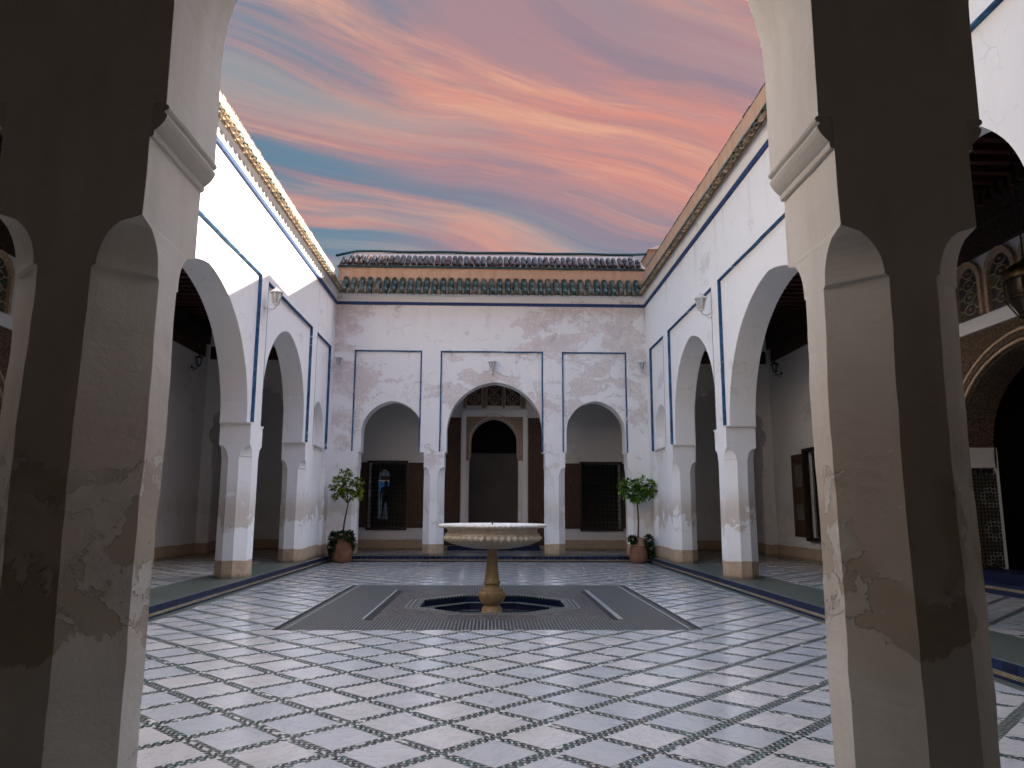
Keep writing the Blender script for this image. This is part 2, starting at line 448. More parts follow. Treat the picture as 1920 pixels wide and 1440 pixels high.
MAT['zellij'] = zellij_mat()
MAT['grout'] = simple("cream_mosaic_ground", (0.62, 0.60, 0.54), (0.50, 0.47, 0.41), 0.4, 12.0, 0.15)


def checker_mosaic(name, dark1, dark2, light, pu, pv, rough=0.3, axis='Y'):
    """fine zellij: columns of dark and pale chips, pu across, pv along"""
    m, t = new_mat(name)
    p = t.pos()
    x, y, z = t.xyz(p)
    u, v = (x, y) if axis == 'Y' else (y, x)
    cu = t.m('FRACT', t.m('DIVIDE', u, pu))
    iu = t.m('FLOOR', t.m('DIVIDE', u, pu))
    v2 = t.m('ADD', t.m('DIVIDE', v, pv), t.m('MULTIPLY', t.m('ABSOLUTE', t.m('SUBTRACT', cu, 0.5)), 1.0))
    cv = t.m('FRACT', v2)
    iv = t.m('FLOOR', v2)
    light_mask = t.m('MULTIPLY', t.m('GREATER_THAN', cu, 0.62), t.m('GREATER_THAN', cv, 0.22))
    rnd = t.n('ShaderNodeTexWhiteNoise', {0: t.vec(iu, iv, 0.0)}, noise_dimensions='3D').outputs['Value']
    dk = t.mix(rnd, dark1, dark2)
    lt = t.mix(rnd, light, tuple(c * 0.75 for c in light))
    col = t.mix(light_mask, dk, lt)
    wear = t.noise(p, 1.6, 5.0, 0.65)
    col = t.mix(t.m('MULTIPLY', t.step(wear, 0.45, 0.75), 0.35), col, (0.10, 0.085, 0.065))
    h = t.m('MINIMUM', t.m('ABSOLUTE', t.m('SUBTRACT', cu, 0.56)), t.m('ABSOLUTE', t.m('SUBTRACT', cv, 0.22)))
    finish(t, col, rough, t.bump(t.m('MINIMUM', h, 0.1), 0.2, 0.004), 0.3)
    return m


MAT['rug'] = checker_mosaic("striped_zellij", (0.012, 0.012, 0.012), (0.02, 0.023, 0.022), (0.25, 0.235, 0.205), 0.052, 0.050, rough=0.48)
MAT['border'] = checker_mosaic("grey_green_zellij", (0.03, 0.045, 0.036), (0.05, 0.07, 0.055), (0.32, 0.34, 0.28), 0.055, 0.06)


def star_mosaic():
    m, t = new_mat("star_zellij")
    p = t.pos()
    v = t.n('ShaderNodeTexVoronoi', {'Vector': p, 'Scale': 5.5}, feature='F1')
    rr = v.outputs['Distance']
    rings = t.m('FRACT', t.m('MULTIPLY', rr, 9.0))
    ch = t.n('ShaderNodeTexVoronoi', {'Vector': p, 'Scale': 30.0}, feature='F1')
    cx, cyy, cz = t.xyz(ch.outputs['Color'])
    ramp = t.n('ShaderNodeValToRGB', {'Fac': t.m('ADD', t.m('MULTIPLY', cx, 0.75), t.m('MULTIPLY', t.m('GREATER_THAN', rings, 0.72), 0.4))})
    cr = ramp.color_ramp
    cr.interpolation = 'CONSTANT'
    cr.elements[0].color = (0.020, 0.020, 0.022, 1)
    cr.elements[1].position = 0.80
    cr.elements[1].color = (0.30, 0.26, 0.21, 1)
    for p_, c_ in ((0.25, (0.05, 0.035, 0.03)), (0.42, (0.03, 0.05, 0.05)), (0.56, (0.12, 0.06, 0.035)), (0.66, (0.025, 0.025, 0.03))):
        e = cr.elements.new(p_)
        e.color = (*c_, 1)
    finish(t, ramp.outputs[0], 0.45, t.bump(ch.outputs['Distance'], 0.15, 0.004), 0.3)
    return m


MAT['star'] = star_mosaic()


def navy_mat():
    m, t = new_mat("navy_glazed_tile")
    p = t.pos()
    rnd = t.n('ShaderNodeObjectInfo').outputs['Random']
    col = t.mix(rnd, (0.004, 0.007, 0.030), (0.008, 0.018, 0.070))
    col = t.mix(t.m('MULTIPLY', t.step(t.noise(p, 18.0, 5.0, 0.7), 0.66, 0.70), 0.6), col, (0.18, 0.15, 0.12))
    finish(t, col, 0.42, t.bump(t.noise(p, 12.0, 3.0), 0.12, 0.006), 0.3)
    return m


MAT['navy'] = navy_mat()


def kerb_mosaic():
    m, t = new_mat("kerb_chequer_mosaic")
    x, y, z = t.xyz(t.pos())
    s = t.m('ADD', x, y)
    a = t.m('FRACT', t.m('MULTIPLY', s, 22.0))
    b = t.m('FRACT', t.m('MULTIPLY', z, 44.0))
    chk = t.m('ABSOLUTE', t.m('SUBTRACT', t.m('GREATER_THAN', a, 0.5), t.m('GREATER_THAN', b, 0.5)))
    rnd = t.n('ShaderNodeTexWhiteNoise', {0: t.vec(t.m('FLOOR', t.m('MULTIPLY', s, 22.0)), t.m('FLOOR', t.m('MULTIPLY', z, 44.0)), 0.0)}).outputs['Value']
    lt = t.mix(rnd, (0.55, 0.50, 0.38), (0.42, 0.27, 0.07))
    col = t.mix(chk, (0.02, 0.03, 0.03), lt)
    finish(t, col, 0.3, None, 0.5)
    return m


MAT['kerb_mosaic'] = kerb_mosaic()


def stone_mat(name, c1, c2, c3):
    m, t = new_mat(name)
    p = t.pos()
    n1 = t.noise(p, 3.0, 7.0, 0.65, 0.8)
    n2 = t.noise(t.scale(p, (1, 1, 0.3)), 14.0, 6.0, 0.65)
    col = t.mix(t.step(n1, 0.35, 0.7), c1, c2)
    col = t.mix(t.m('MULTIPLY', t.step(n2, 0.50, 0.75), 0.55), col, c3)
    finish(t, col, 0.42, t.bump(n2, 0.2, 0.006), 0.45)
    return m


MAT['bowl'] = stone_mat("cream_marble", (0.62, 0.545, 0.43), (0.50, 0.40, 0.27), (0.36, 0.26, 0.15))
MAT['bowl_rim'] = stone_mat("white_marble", (0.74, 0.69, 0.63), (0.66, 0.58, 0.48), (0.48, 0.38, 0.27))
MAT['stem'] = stone_mat("stained_yellow_marble", (0.38, 0.26, 0.125), (0.28, 0.175, 0.08), (0.17, 0.10, 0.05))


def carved(name, c_hi, c_lo, scale=16.0):
    m, t = new_mat(name)
    p = t.pos()
    w = t.n('ShaderNodeVectorMath', {0: p, 1: warpv(t, t.scale(p, (4, 4, 4)))}, operation='ADD').outputs[0]
    v = t.n('ShaderNodeTexVoronoi', {'Vector': w, 'Scale': scale}, feature='DISTANCE_TO_EDGE')
    e = t.step(v.outputs['Distance'], 0.14, 0.03)
    col = t.mix(e, c_lo, c_hi)
    finish(t, col, 0.7, t.bump(e, 1.0, 0.02), 0.3)
    return m


MAT['carved'] = carved("carved_gilded_stucco", (0.42, 0.285, 0.18), (0.07, 0.045, 0.032), 15.0)
MAT['carved_dark'] = carved("carved_dark_cedar", (0.15, 0.085, 0.05), (0.028, 0.015, 0.012), 12.0)
MAT['carved_pale'] = carved("carved_pale_stucco", (0.74, 0.60, 0.47), (0.44, 0.29, 0.20), 22.0)


MAT['inlay'] = carved("bone_inlay", (0.50, 0.46, 0.40), (0.10, 0.07, 0.05), 26.0)


def dado_mat():
    m, t = new_mat("star_dado_zellij")
    x, y, z = t.xyz(t.pos())
    q = t.vec(t.m('ADD', x, y), 0.0, z)
    v = t.n('ShaderNodeTexVoronoi', {'Vector': q, 'Scale': 14.0, 'Randomness': 0.35}, feature='DISTANCE_TO_EDGE')
    e = t.step(v.outputs['Distance'], 0.13, 0.09)
    v2 = t.n('ShaderNodeTexVoronoi', {'Vector': q, 'Scale': 1.6, 'Randomness': 0.1}, feature='F1')
    ring = t.m('MULTIPLY', t.step(v2.outputs['Distance'], 0.15, 0.18), t.step(v2.outputs['Distance'], 0.36, 0.32))
    col = t.mix(e, (0.015, 0.017, 0.02), t.mix(ring, (0.15, 0.12, 0.08), (0.34, 0.32, 0.28)))
    finish(t, col, 0.3, None, 0.5)
    return m


MAT['dado'] = dado_mat()
m_, t_ = new_mat("lantern_glass")
finish(t_, (0.75, 0.78, 0.78), 0.15, None, 0.5, trans=0.55)
MAT['glass'] = m_
m_, t_ = new_mat("smoked_glass")
finish(t_, (0.03, 0.022, 0.015), 0.3, None, 0.3)
MAT['smoke_glass'] = m_
m_, t_ = new_mat("pool_water")
finish(t_, (0.55, 0.65, 0.68), 0.03, t_.bump(t_.noise(t_.pos(), 9.0, 3.0), 0.08, 0.01), 0.5, trans=0.9)
MAT['water'] = m_
m_, t_ = new_mat("stained_glass")
v_ = t_.n('ShaderNodeTexVoronoi', {'Vector': t_.pos(), 'Scale': 16.0}, feature='F1')
finish(t_, t_.mix(0.92, v_.outputs['Color'], (0.05, 0.045, 0.03)), 0.15, None, 0.5)
MAT['stained'] = m_


# ------------------------------------------------------------------ object helpers
def link(o, parent=None):
    COL.objects.link(o)
    if parent is not None:
        o.parent = parent
    return o


def tag(o, label=None, cat=None, group=None, kind=None):
    if label:
        o['label'] = label
    if cat:
        o['category'] = cat
    if group:
        o['group'] = group
    if kind:
        o['kind'] = kind
    return o


def empty(name, loc=(0, 0, 0), label=None, cat=None, group=None, kind=None, rz=0.0):
    o = bpy.data.objects.new(name, None)
    o.empty_display_size = 0.2
    o.location = loc
    o.rotation_euler = (0, 0, rz)
    link(o)
    return tag(o, label, cat, group, kind or ('thing' if cat else None))


def mesh_obj(name, me, mat=None, parent=None):
    if mat is not None and len(me.materials) == 0:
        me.materials.append(MAT[mat] if isinstance(mat, str) else mat)
    return link(bpy.data.objects.new(name, me), parent)


class MB:
    """collects faces for one mesh"""

    def __init__(self):
        self.v, self.f, self.smooth = [], [], []

    def add(self, verts, faces, smooth=False):
        o = len(self.v)
        self.v += [tuple(p) for p in verts]
        self.f += [tuple(i + o for i in f) for f in faces]
        self.smooth += [smooth] * len(faces)
        return self

    def box(self, a, b, rz=0.0, c=None):
        x0, y0, z0 = a
        x1, y1, z1 = b
        vs = [Vector(p) for p in ((x0, y0, z0), (x1, y0, z0), (x1, y1, z0), (x0, y1, z0), (x0, y0, z1), (x1, y0, z1), (x1, y1, z1), (x0, y1, z1))]
        return self.add(vs, [(0, 3, 2, 1), (4, 5, 6, 7), (0, 1, 5, 4), (1, 2, 6, 5), (2, 3, 7, 6), (3, 0, 4, 7)])

    def lathe(self, prof, n=24, c=(0, 0, 0), smooth=True, cap=True, flute=None, axis='Z'):
        """prof: list of (r, z); flute: f(ang, i) -> radius factor"""
        rings = []
        vs = []
        for i, (r, z) in enumerate(prof):
            for k in range(n):
                a = 2 * math.pi * k / n
                rr = r * (flute(a, i) if flute else 1.0)
                vs.append((c[0] + rr * math.cos(a), c[1] + rr * math.sin(a), c[2] + z))
        fs = []
        for i in range(len(prof) - 1):
            for k in range(n):
                k2 = (k + 1) % n
                fs.append((i * n + k, i * n + k2, (i + 1) * n + k2, (i + 1) * n + k))
        self.add(vs, fs, smooth)
        if cap:
            self.add([vs[k] for k in range(n)], [tuple(reversed(range(n)))], False)
            self.add([vs[(len(prof) - 1) * n + k] for k in range(n)], [tuple(range(n))], False)
        return self

    def tube(self, pts, radii, n=8, smooth=True):
        pts = [Vector(p) for p in pts]
        if not isinstance(radii, (list, tuple)):
            radii = [radii] * len(pts)
        vs = []
        for i, p in enumerate(pts):
            tdir = (pts[min(i + 1, len(pts) - 1)] - pts[max(i - 1, 0)]).normalized()
            ref = Vector((0, 0, 1)) if abs(tdir.z) < 0.9 else Vector((1, 0, 0))
            a = tdir.cross(ref).normalized()
            b = tdir.cross(a).normalized()
            for k in range(n):
                an = 2 * math.pi * k / n
                vs.append(p + radii[i] * (math.cos(an) * a + math.sin(an) * b))
        fs = []
        for i in range(len(pts) - 1):
            for k in range(n):
                k2 = (k + 1) % n
                fs.append((i * n + k, i * n + k2, (i + 1) * n + k2, (i + 1) * n + k))
        fs.append(tuple(reversed(range(n))))
        fs.append(tuple((len(pts) - 1) * n + k for k in range(n)))
        return self.add(vs, fs, smooth)

    def prism(self, poly, P, d0, d1):
        """poly: 2-D outline (u, z); P(u, d, z) -> world; extruded from depth d0 to d1"""
        n = len(poly)
        tris = tessellate_polygon([[Vector((u, z, 0)) for u, z in poly]])
        vs = [P(u, d0, z) for u, z in poly] + [P(u, d1, z) for u, z in poly]
        fs = [tuple(tr) for tr in tris] + [tuple(i + n for i in reversed(tr)) for tr in tris]
        fs += [(i, (i + 1) % n, (i + 1) % n + n, i + n) for i in range(n)]
        return self.add(vs, fs)

    def mesh(self, name, recalc=True):
        me = bpy.data.meshes.new(name)
        me.from_pydata(self.v, [], self.f)
        me.polygons.foreach_set("use_smooth", self.smooth)
        if recalc:
            bm = bmesh.new()
            bm.from_mesh(me)
            bmesh.ops.recalc_face_normals(bm, faces=bm.faces)
            bm.to_mesh(me)
            bm.free()
        me.update()
        return me

    def build(self, name, mat, parent=None, bevel=0.0, recalc=True):
        o = mesh_obj(name, self.mesh(name, recalc), mat, parent)
        if bevel:
            md = o.modifiers.new("bevel", 'BEVEL')
            md.width = bevel
            md.segments = 2
            md.limit_method = 'ANGLE'
            md.angle_limit = R(35)
        return o


def arch_pts(u0, u1, zs, za, n=28, point=0.10, stilt=True):
    """arch outline from the left springing to the right one"""
    a = (u1 - u0) / 2
    cu = (u0 + u1) / 2
    zst = max(zs, za - a * 1.04) if stilt else zs
    c = a * point
    Rr = a + c
    hh = math.sqrt(Rr * Rr - c * c)
    k = (za - zst) / hh
    pts = []
    if zst > zs + 0.02:
        pts.append((u0, zs))
    amax = math.acos(c / Rr)
    left = []
    for i in range(n // 2 + 1):
        an = amax * i / (n // 2)
        left.append((Rr * math.cos(an) - c, Rr * math.sin(an) * k))
    # right half from springing up
    for dxx, dzz in left:
        pts.append((cu - dxx, zst + dzz))
    for dxx, dzz in reversed(left[:-1]):
        pts.append((cu + dxx, zst + dzz))
    if zst > zs + 0.02:
        pts.append((u1, zs))
    return pts


# local frames: P(u, d, z): u along the wall, d into the wall from its courtyard face
XW, YB, YF = 5.12, 24.40, 4.05
P_LEFT = lambda u, d, z: (-XW - d, u, z)
P_RIGHT = lambda u, d, z: (XW + d, u, z)
P_BACK = lambda u, d, z: (u, YB + d, z)
P_FRONT = lambda u, d, z: (u, YF - d, z)
TH = 0.65
ZF, ZI, ZT = 0.17, 3.42, 8.28       # gallery floor, springing, underside of the blue string course


def wob(p, amp, s=1.3):
    v = Vector(p)
    nv = mnoise.noise_vector(v * s)
    return v + amp * nv


def pier(P, u0, u1, mat, parent, z1=ZI, amp=0.008, ch=0.20, d0=0.0, d1=TH, bevel=0.012, dz=0.22):
    """chamfered pier; the chamfers die out in a rounded stop below the impost"""
    zl, zc = 2.70, 2.94
    levels = []
    z = ZF - 0.02
    while z < zl - 0.1:
        levels.append((z, ch + 0.014))
        z += dz
    levels += [(zl, ch + 0.014), (zl + 0.012, ch - 0.006)]
    for i in range(1, 9):
        f = i / 8
        levels.append((zl + 0.012 + (zc - zl) * f, max(0.0015, (ch - 0.006) * math.sqrt(max(0, 1 - f * f)))))
    z = zc + 0.2
    while z < z1 - 0.05:
        levels.append((z, 0.0015))
        z += 0.2
    levels.append((z1, 0.0015))
    mb = MB()
    vs = []
    for z, w in levels:
        w = min(w, (u1 - u0) * 0.42)
        for (u, d) in ((u0 + w, d0), (u1 - w, d0), (u1, d0 + w), (u1, d1 - w), (u1 - w, d1), (u0 + w, d1), (u0, d1 - w), (u0, d0 + w)):
            p = Vector(P(u, d, z))
            if 0.3 < z < z1 - 0.1:
                q = wob(p, amp)
                if dz < 0.2:
                    q = wob(q, 0.0045, 7.0)
                q.z = z
                p = q
            vs.append(p)
    fs = []
    for i in range(len(levels) - 1):
        for k in range(8):
            k2 = (k + 1) % 8
            fs.append((i * 8 + k, i * 8 + k2, (i + 1) * 8 + k2, (i + 1) * 8 + k))
    fs.append(tuple(range(8)))
    fs.append(tuple((len(levels) - 1) * 8 + k for k in range(8)))
    mb.add(vs, fs)
    return mb.build("pier", mat, parent, bevel)


def string_bar(P, pts, w, proud, mat, parent, name, back=0.02):
    """flat strip of width w following an open polyline (u, z), proud of the wall"""
    mb = MB()
    for (a, b) in zip(pts[:-1], pts[1:]):
        du, dz = b[0] - a[0], b[1] - a[1]
        L = math.hypot(du, dz)
        du, dz = du / L, dz / L
        nu, nz = -dz * w / 2, du * w / 2
        ext = w / 2
        nseg = max(1, int(L / 0.35))
        a2 = (a[0] - du * ext, a[1] - dz * ext)
        b2 = (b[0] + du * ext, b[1] + dz * ext)
        poly_lo, poly_hi = [], []
        for i in range(nseg + 1):
            f = i / nseg
            u = a2[0] + (b2[0] - a2[0]) * f
            z = a2[1] + (b2[1] - a2[1]) * f
            j = mnoise.noise(Vector((u * 1.7, z * 1.7, w * 50))) * 0.013
            poly_lo.append((u - nu + j * abs(dz), z - nz + j * abs(du)))
            poly_hi.append((u + nu + j * abs(dz), z + nz + j * abs(du)))
        mb.prism(poly_lo + poly_hi[::-1], P, -proud, back)
    return mb.build(name, mat, parent)


def wall_with_arches(P, ua, ub, ztop, arches, zs, d0, d1, mat, parent, name="wall_face"):
    """upper wall: inverted comb outline; arches = [(u0, u1, z_apex)] open below the springing"""
    outline = [(ua, ztop), (ua, zs)]
    for (u0, u1, za) in arches:
        for (au, az) in arch_pts(u0, u1, zs, za, 36):
            w_ = mnoise.noise_vector(Vector((au * 1.9, az * 1.9, u0 + d1))) * (0.011 if az > zs + 0.02 else 0.0)
            outline.append((au + w_.x, az + w_.y))
    outline += [(ub, zs), (ub, ztop)]
    out = []
    for p in outline:
        if not out or math.hypot(p[0] - out[-1][0], p[1] - out[-1][1]) > 1e-4:
            out.append(p)
    mb = MB()
    mb.prism(out, P, d0, d1)
    return mb.build(name, mat, parent, bevel=0.014, recalc=True)


def raised_layer(P, ua, ub, ztop, zs, frames, zf, depth, mat, parent):
    """thin coat of plaster around the rectangular panels that frame the arches"""
    out = [(ua, ztop), (ua, zs)]
    for (a, b) in frames:
        out += [(a, zs), (a, zf), (b, zf), (b, zs)]
    out += [(ub, zs), (ub, ztop)]
    mb = MB()
    mb.prism(out, P, 0.0, depth + 0.002)
    return mb.build("raised_face", mat, parent)


# roof tile meshes -------------------------------------------------
def barrel_mesh(name, r0, r1, L, th, mat, n=8):
    """half-round tile lying along -Y (down-slope), crown up"""
    mb = MB()
    vs, fs = [], []
    for (y, r) in ((0, r0), (L, r1)):
        for rr in (r, r - th):
            for k in range(n + 1):
                a = math.pi * k / n
                vs.append((rr * math.cos(a), -y, rr * math.sin(a)))
    m1 = n + 1
    for k in range(n):
        fs.append((k, k + 1, 2 * m1 + k + 1, 2 * m1 + k))
        fs.append((m1 + k + 1, m1 + k, 3 * m1 + k, 3 * m1 + k + 1))
        fs.append((2 * m1 + k, 2 * m1 + k + 1, 3 * m1 + k + 1, 3 * m1 + k))
        fs.append((k + 1, k, m1 + k, m1 + k + 1))
    fs.append((0, 2 * m1, 3 * m1, m1))
    fs.append((n, m1 + n, 3 * m1 + n, 2 * m1 + n))
    mb.add(vs, fs, True)
    me = mb.mesh(name)
    me.materials.append(MAT[mat])
    return me


def tile_row(P, u_list, top, lip, courses, me_cover, me_pan, parent, rise=0.02, skip=None, name='roof_tile'):
    """top, lip: (d, z) of the upper and lower end of the slope; P maps to the world"""
    (dt, zt), (dl, zl) = top, lip
    for ui, u in enumerate(u_list):
        a = Vector(P(u, dt, zt))
        b = Vector(P(u, dl, zl))
        down = (b - a)
        L = down.length
        down.normalize()
        side = (Vector(P(u + 1, dt, zt)) - a).normalized()
        upn = side.cross(-down)
        if upn.z < 0:
            upn = -upn
            side = -side
        rm = Matrix((side, -down, upn)).transposed().to_4x4()
        step = L / courses
        for c in range(courses):
            pos = a + down * (step * c - 0.02) + upn * (0.045 + rise * (1 if c < courses - 1 else 1) + random.uniform(-.008, .010)) + down * random.uniform(-.015, .02)
            if skip and skip(u, c):
                continue
            o = bpy.data.objects.new(name, me_cover)
            tilt = Matrix.Rotation(R(random.uniform(-4, 4)), 4, 'Z') @ Matrix.Rotation(R(random.uniform(-4, 4)), 4, 'Y') @ Matrix.Rotation(R(2.5 + random.uniform(-1, 1)), 4, 'X')
            o.matrix_world = Matrix.Translation(pos) @ rm @ tilt
            link(o)
            o.parent = parent
        if me_pan is not None and ui < len(u_list) - 1:
            um = (u + u_list[ui + 1]) / 2
            pos = Vector(P(um, dl, zl)) - down * 0.30 + upn * 0.095
            o = bpy.data.objects.new("pan_tile", me_pan)
            o.matrix_world = Matrix.Translation(pos) @ rm @ Matrix.Rotation(math.pi, 4, 'Y') @ Matrix.Rotation(R(random.uniform(-2, 2)), 4, 'Z')
            link(o)
            o.parent = parent


ME_COVER_BACK = barrel_mesh("roof_tile_cover", 0.088, 0.100, 0.46, 0.016, 'tile_green')
ME_COVER_SIDE = barrel_mesh("roof_tile_side", 0.080, 0.092, 0.46, 0.016, 'tile_side')
ME_PAN = barrel_mesh("roof_tile_pan", 0.090, 0.100, 0.34, 0.016, 'tile_pan')
ME_COVER_RIGHT = barrel_mesh("roof_tile_right", 0.080, 0.092, 0.46, 0.016, 'tile_green')
ME_COVER_DARK = barrel_mesh("roof_tile_dark", 0.078, 0.088, 0.34, 0.014, 'tile_dark')


def cornice(P, ua, ub, parent, me_cover, spacing, mats, ztop=9.55, eave=(-0.27, 8.62, 0.08, 9.13), ends=(0, 0)):
    """blue string course, white frieze, tiled eave and bare parapet along the top of a courtyard wall"""
    mb = MB()
    prof_blue = [(-0.055, 8.285), (-0.055, 8.375), (0.02, 8.375), (0.02, 8.285)]

    def run(prof, m, nm, inset=0.0):
        b = MB()
        n = len(prof)
        vs, fs = [], []
        # the profile returns at the corners (mitred) so that neighbours meet
        N = 14
        for i in range(N + 1):
            f = i / N
            for (d, z) in prof:
                u = (ua + (-d if d < 0 else 0) * ends[0]) * (1 - f) + (ub - (-d if d < 0 else 0) * ends[1]) * f
                j = 0.006 * mnoise.noise(Vector((u * 0.9, z * 3, d * 5))) if 0 < i < N else 0
                vs.append(P(u, d, z + j))
        for i in range(N):
            for k in range(n):
                k2 = (k + 1) % n
                fs.append((i * n + k, i * n + k2, (i + 1) * n + k2, (i + 1) * n + k))
        fs.append(tuple(range(n)))
        fs.append(tuple(N * n + k for k in range(n)))
        b.add(vs, fs)
        return b.build(nm, m, parent)

    run(prof_blue, 'blue', 'blue_string_course')
    run([(-0.03, 8.378), (-0.035, 8.58), (-0.07, 8.62), (-0.10, 8.66), (0.30, 8.66), (0.30, 8.378)], 'white', 'frieze')
    ld, lz, td, tz = eave
    run([(ld + 0.02, lz + 0.012), (td + 0.05, tz + 0.07), (td + 0.05, tz - 0.05), (-0.105, 8.663), (ld + 0.04, lz - 0.012)], 'tile_pan', 'eave_bed')
    run([(td, tz - 0.06), (td, ztop), (0.36, ztop), (0.36, 8.665), (td + 0.07, 8.665)], mats, 'parapet')
    n = int((ub - ua - 0.3) / spacing)
    us = [ua + 0.15 + (i + 0.5) * (ub - ua - 0.3) / n + random.uniform(-.008, .008) for i in range(n)]
    tile_row(P, us, (td, tz), (ld - 0.015, lz - 0.01), 2 if tz > 9.05 else 1, me_cover, ME_PAN, parent)
    return run


# ------------------------------------------------------------------ THE GROUND AND FLOORS
g = MB()
g.box((-90, -60, -1.2), (90, 140, -0.9))
ground = g.build("ground", 'soil')
tag(ground, kind='structure')

D = 0.731
X0, Y0 = 0.045, 5.757
BAND = 0.100
SIDE = D / math.sqrt(2) - BAND
HD = SIDE / math.sqrt(2)            # half diagonal of a marble tile


def clip_poly(poly, x0, x1, y0, y1):
    for axis, val, sgn in ((0, x0, 1), (0, x1, -1), (1, y0, 1), (1, y1, -1)):
        out = []
        for i in range(len(poly)):
            a, b = poly[i], poly[(i + 1) % len(poly)]
            ia, ib = (a[axis] - val) * sgn >= 0, (b[axis] - val) * sgn >= 0
            if ia:
                out.append(a)
            if ia != ib:
                f = (val - a[axis]) / (b[axis] - a[axis])
                out.append((a[0] + (b[0] - a[0]) * f, a[1] + (b[1] - a[1]) * f))
        poly = out
        if len(poly) < 3:
            return []
    return poly


def poly_area(p):
    return abs(sum(p[i][0] * p[(i + 1) % len(p)][1] - p[(i + 1) % len(p)][0] * p[i][1] for i in range(len(p)))) / 2


def slab_mesh(poly, cx, cyy, z0, z1, name):
    n = len(poly)
    be = 0.003
    mb = MB()
    cu = sum(p[0] for p in poly) / n
    cv = sum(p[1] for p in poly) / n
    top = []
    for p in poly:
        dd = math.hypot(p[0] - cu, p[1] - cv) or 1
        top.append((p[0] + (cu - p[0]) / dd * be - cx, p[1] + (cv - p[1]) / dd * be - cyy, z1))
    vs = [(p[0] - cx, p[1] - cyy, z0) for p in poly] + [(p[0] - cx, p[1] - cyy, z1 - 0.002) for p in poly] + top
    fs = [tuple(range(2 * n, 3 * n))]
    fs += [(i, (i + 1) % n, n + (i + 1) % n, n + i) for i in range(n)]
    fs += [(n + i, n + (i + 1) % n, 2 * n + (i + 1) % n, 2 * n + i) for i in range(n)]
    mb.add(vs, fs)
    return mb.mesh(name, recalc=False)


FULL_TILE = slab_mesh([(-HD, 0), (0, -HD), (HD, 0), (0, HD)], 0, 0, -0.012, 0.0, "marble_tile")
FULL_TILE.materials.append(MAT['marble_tile'])


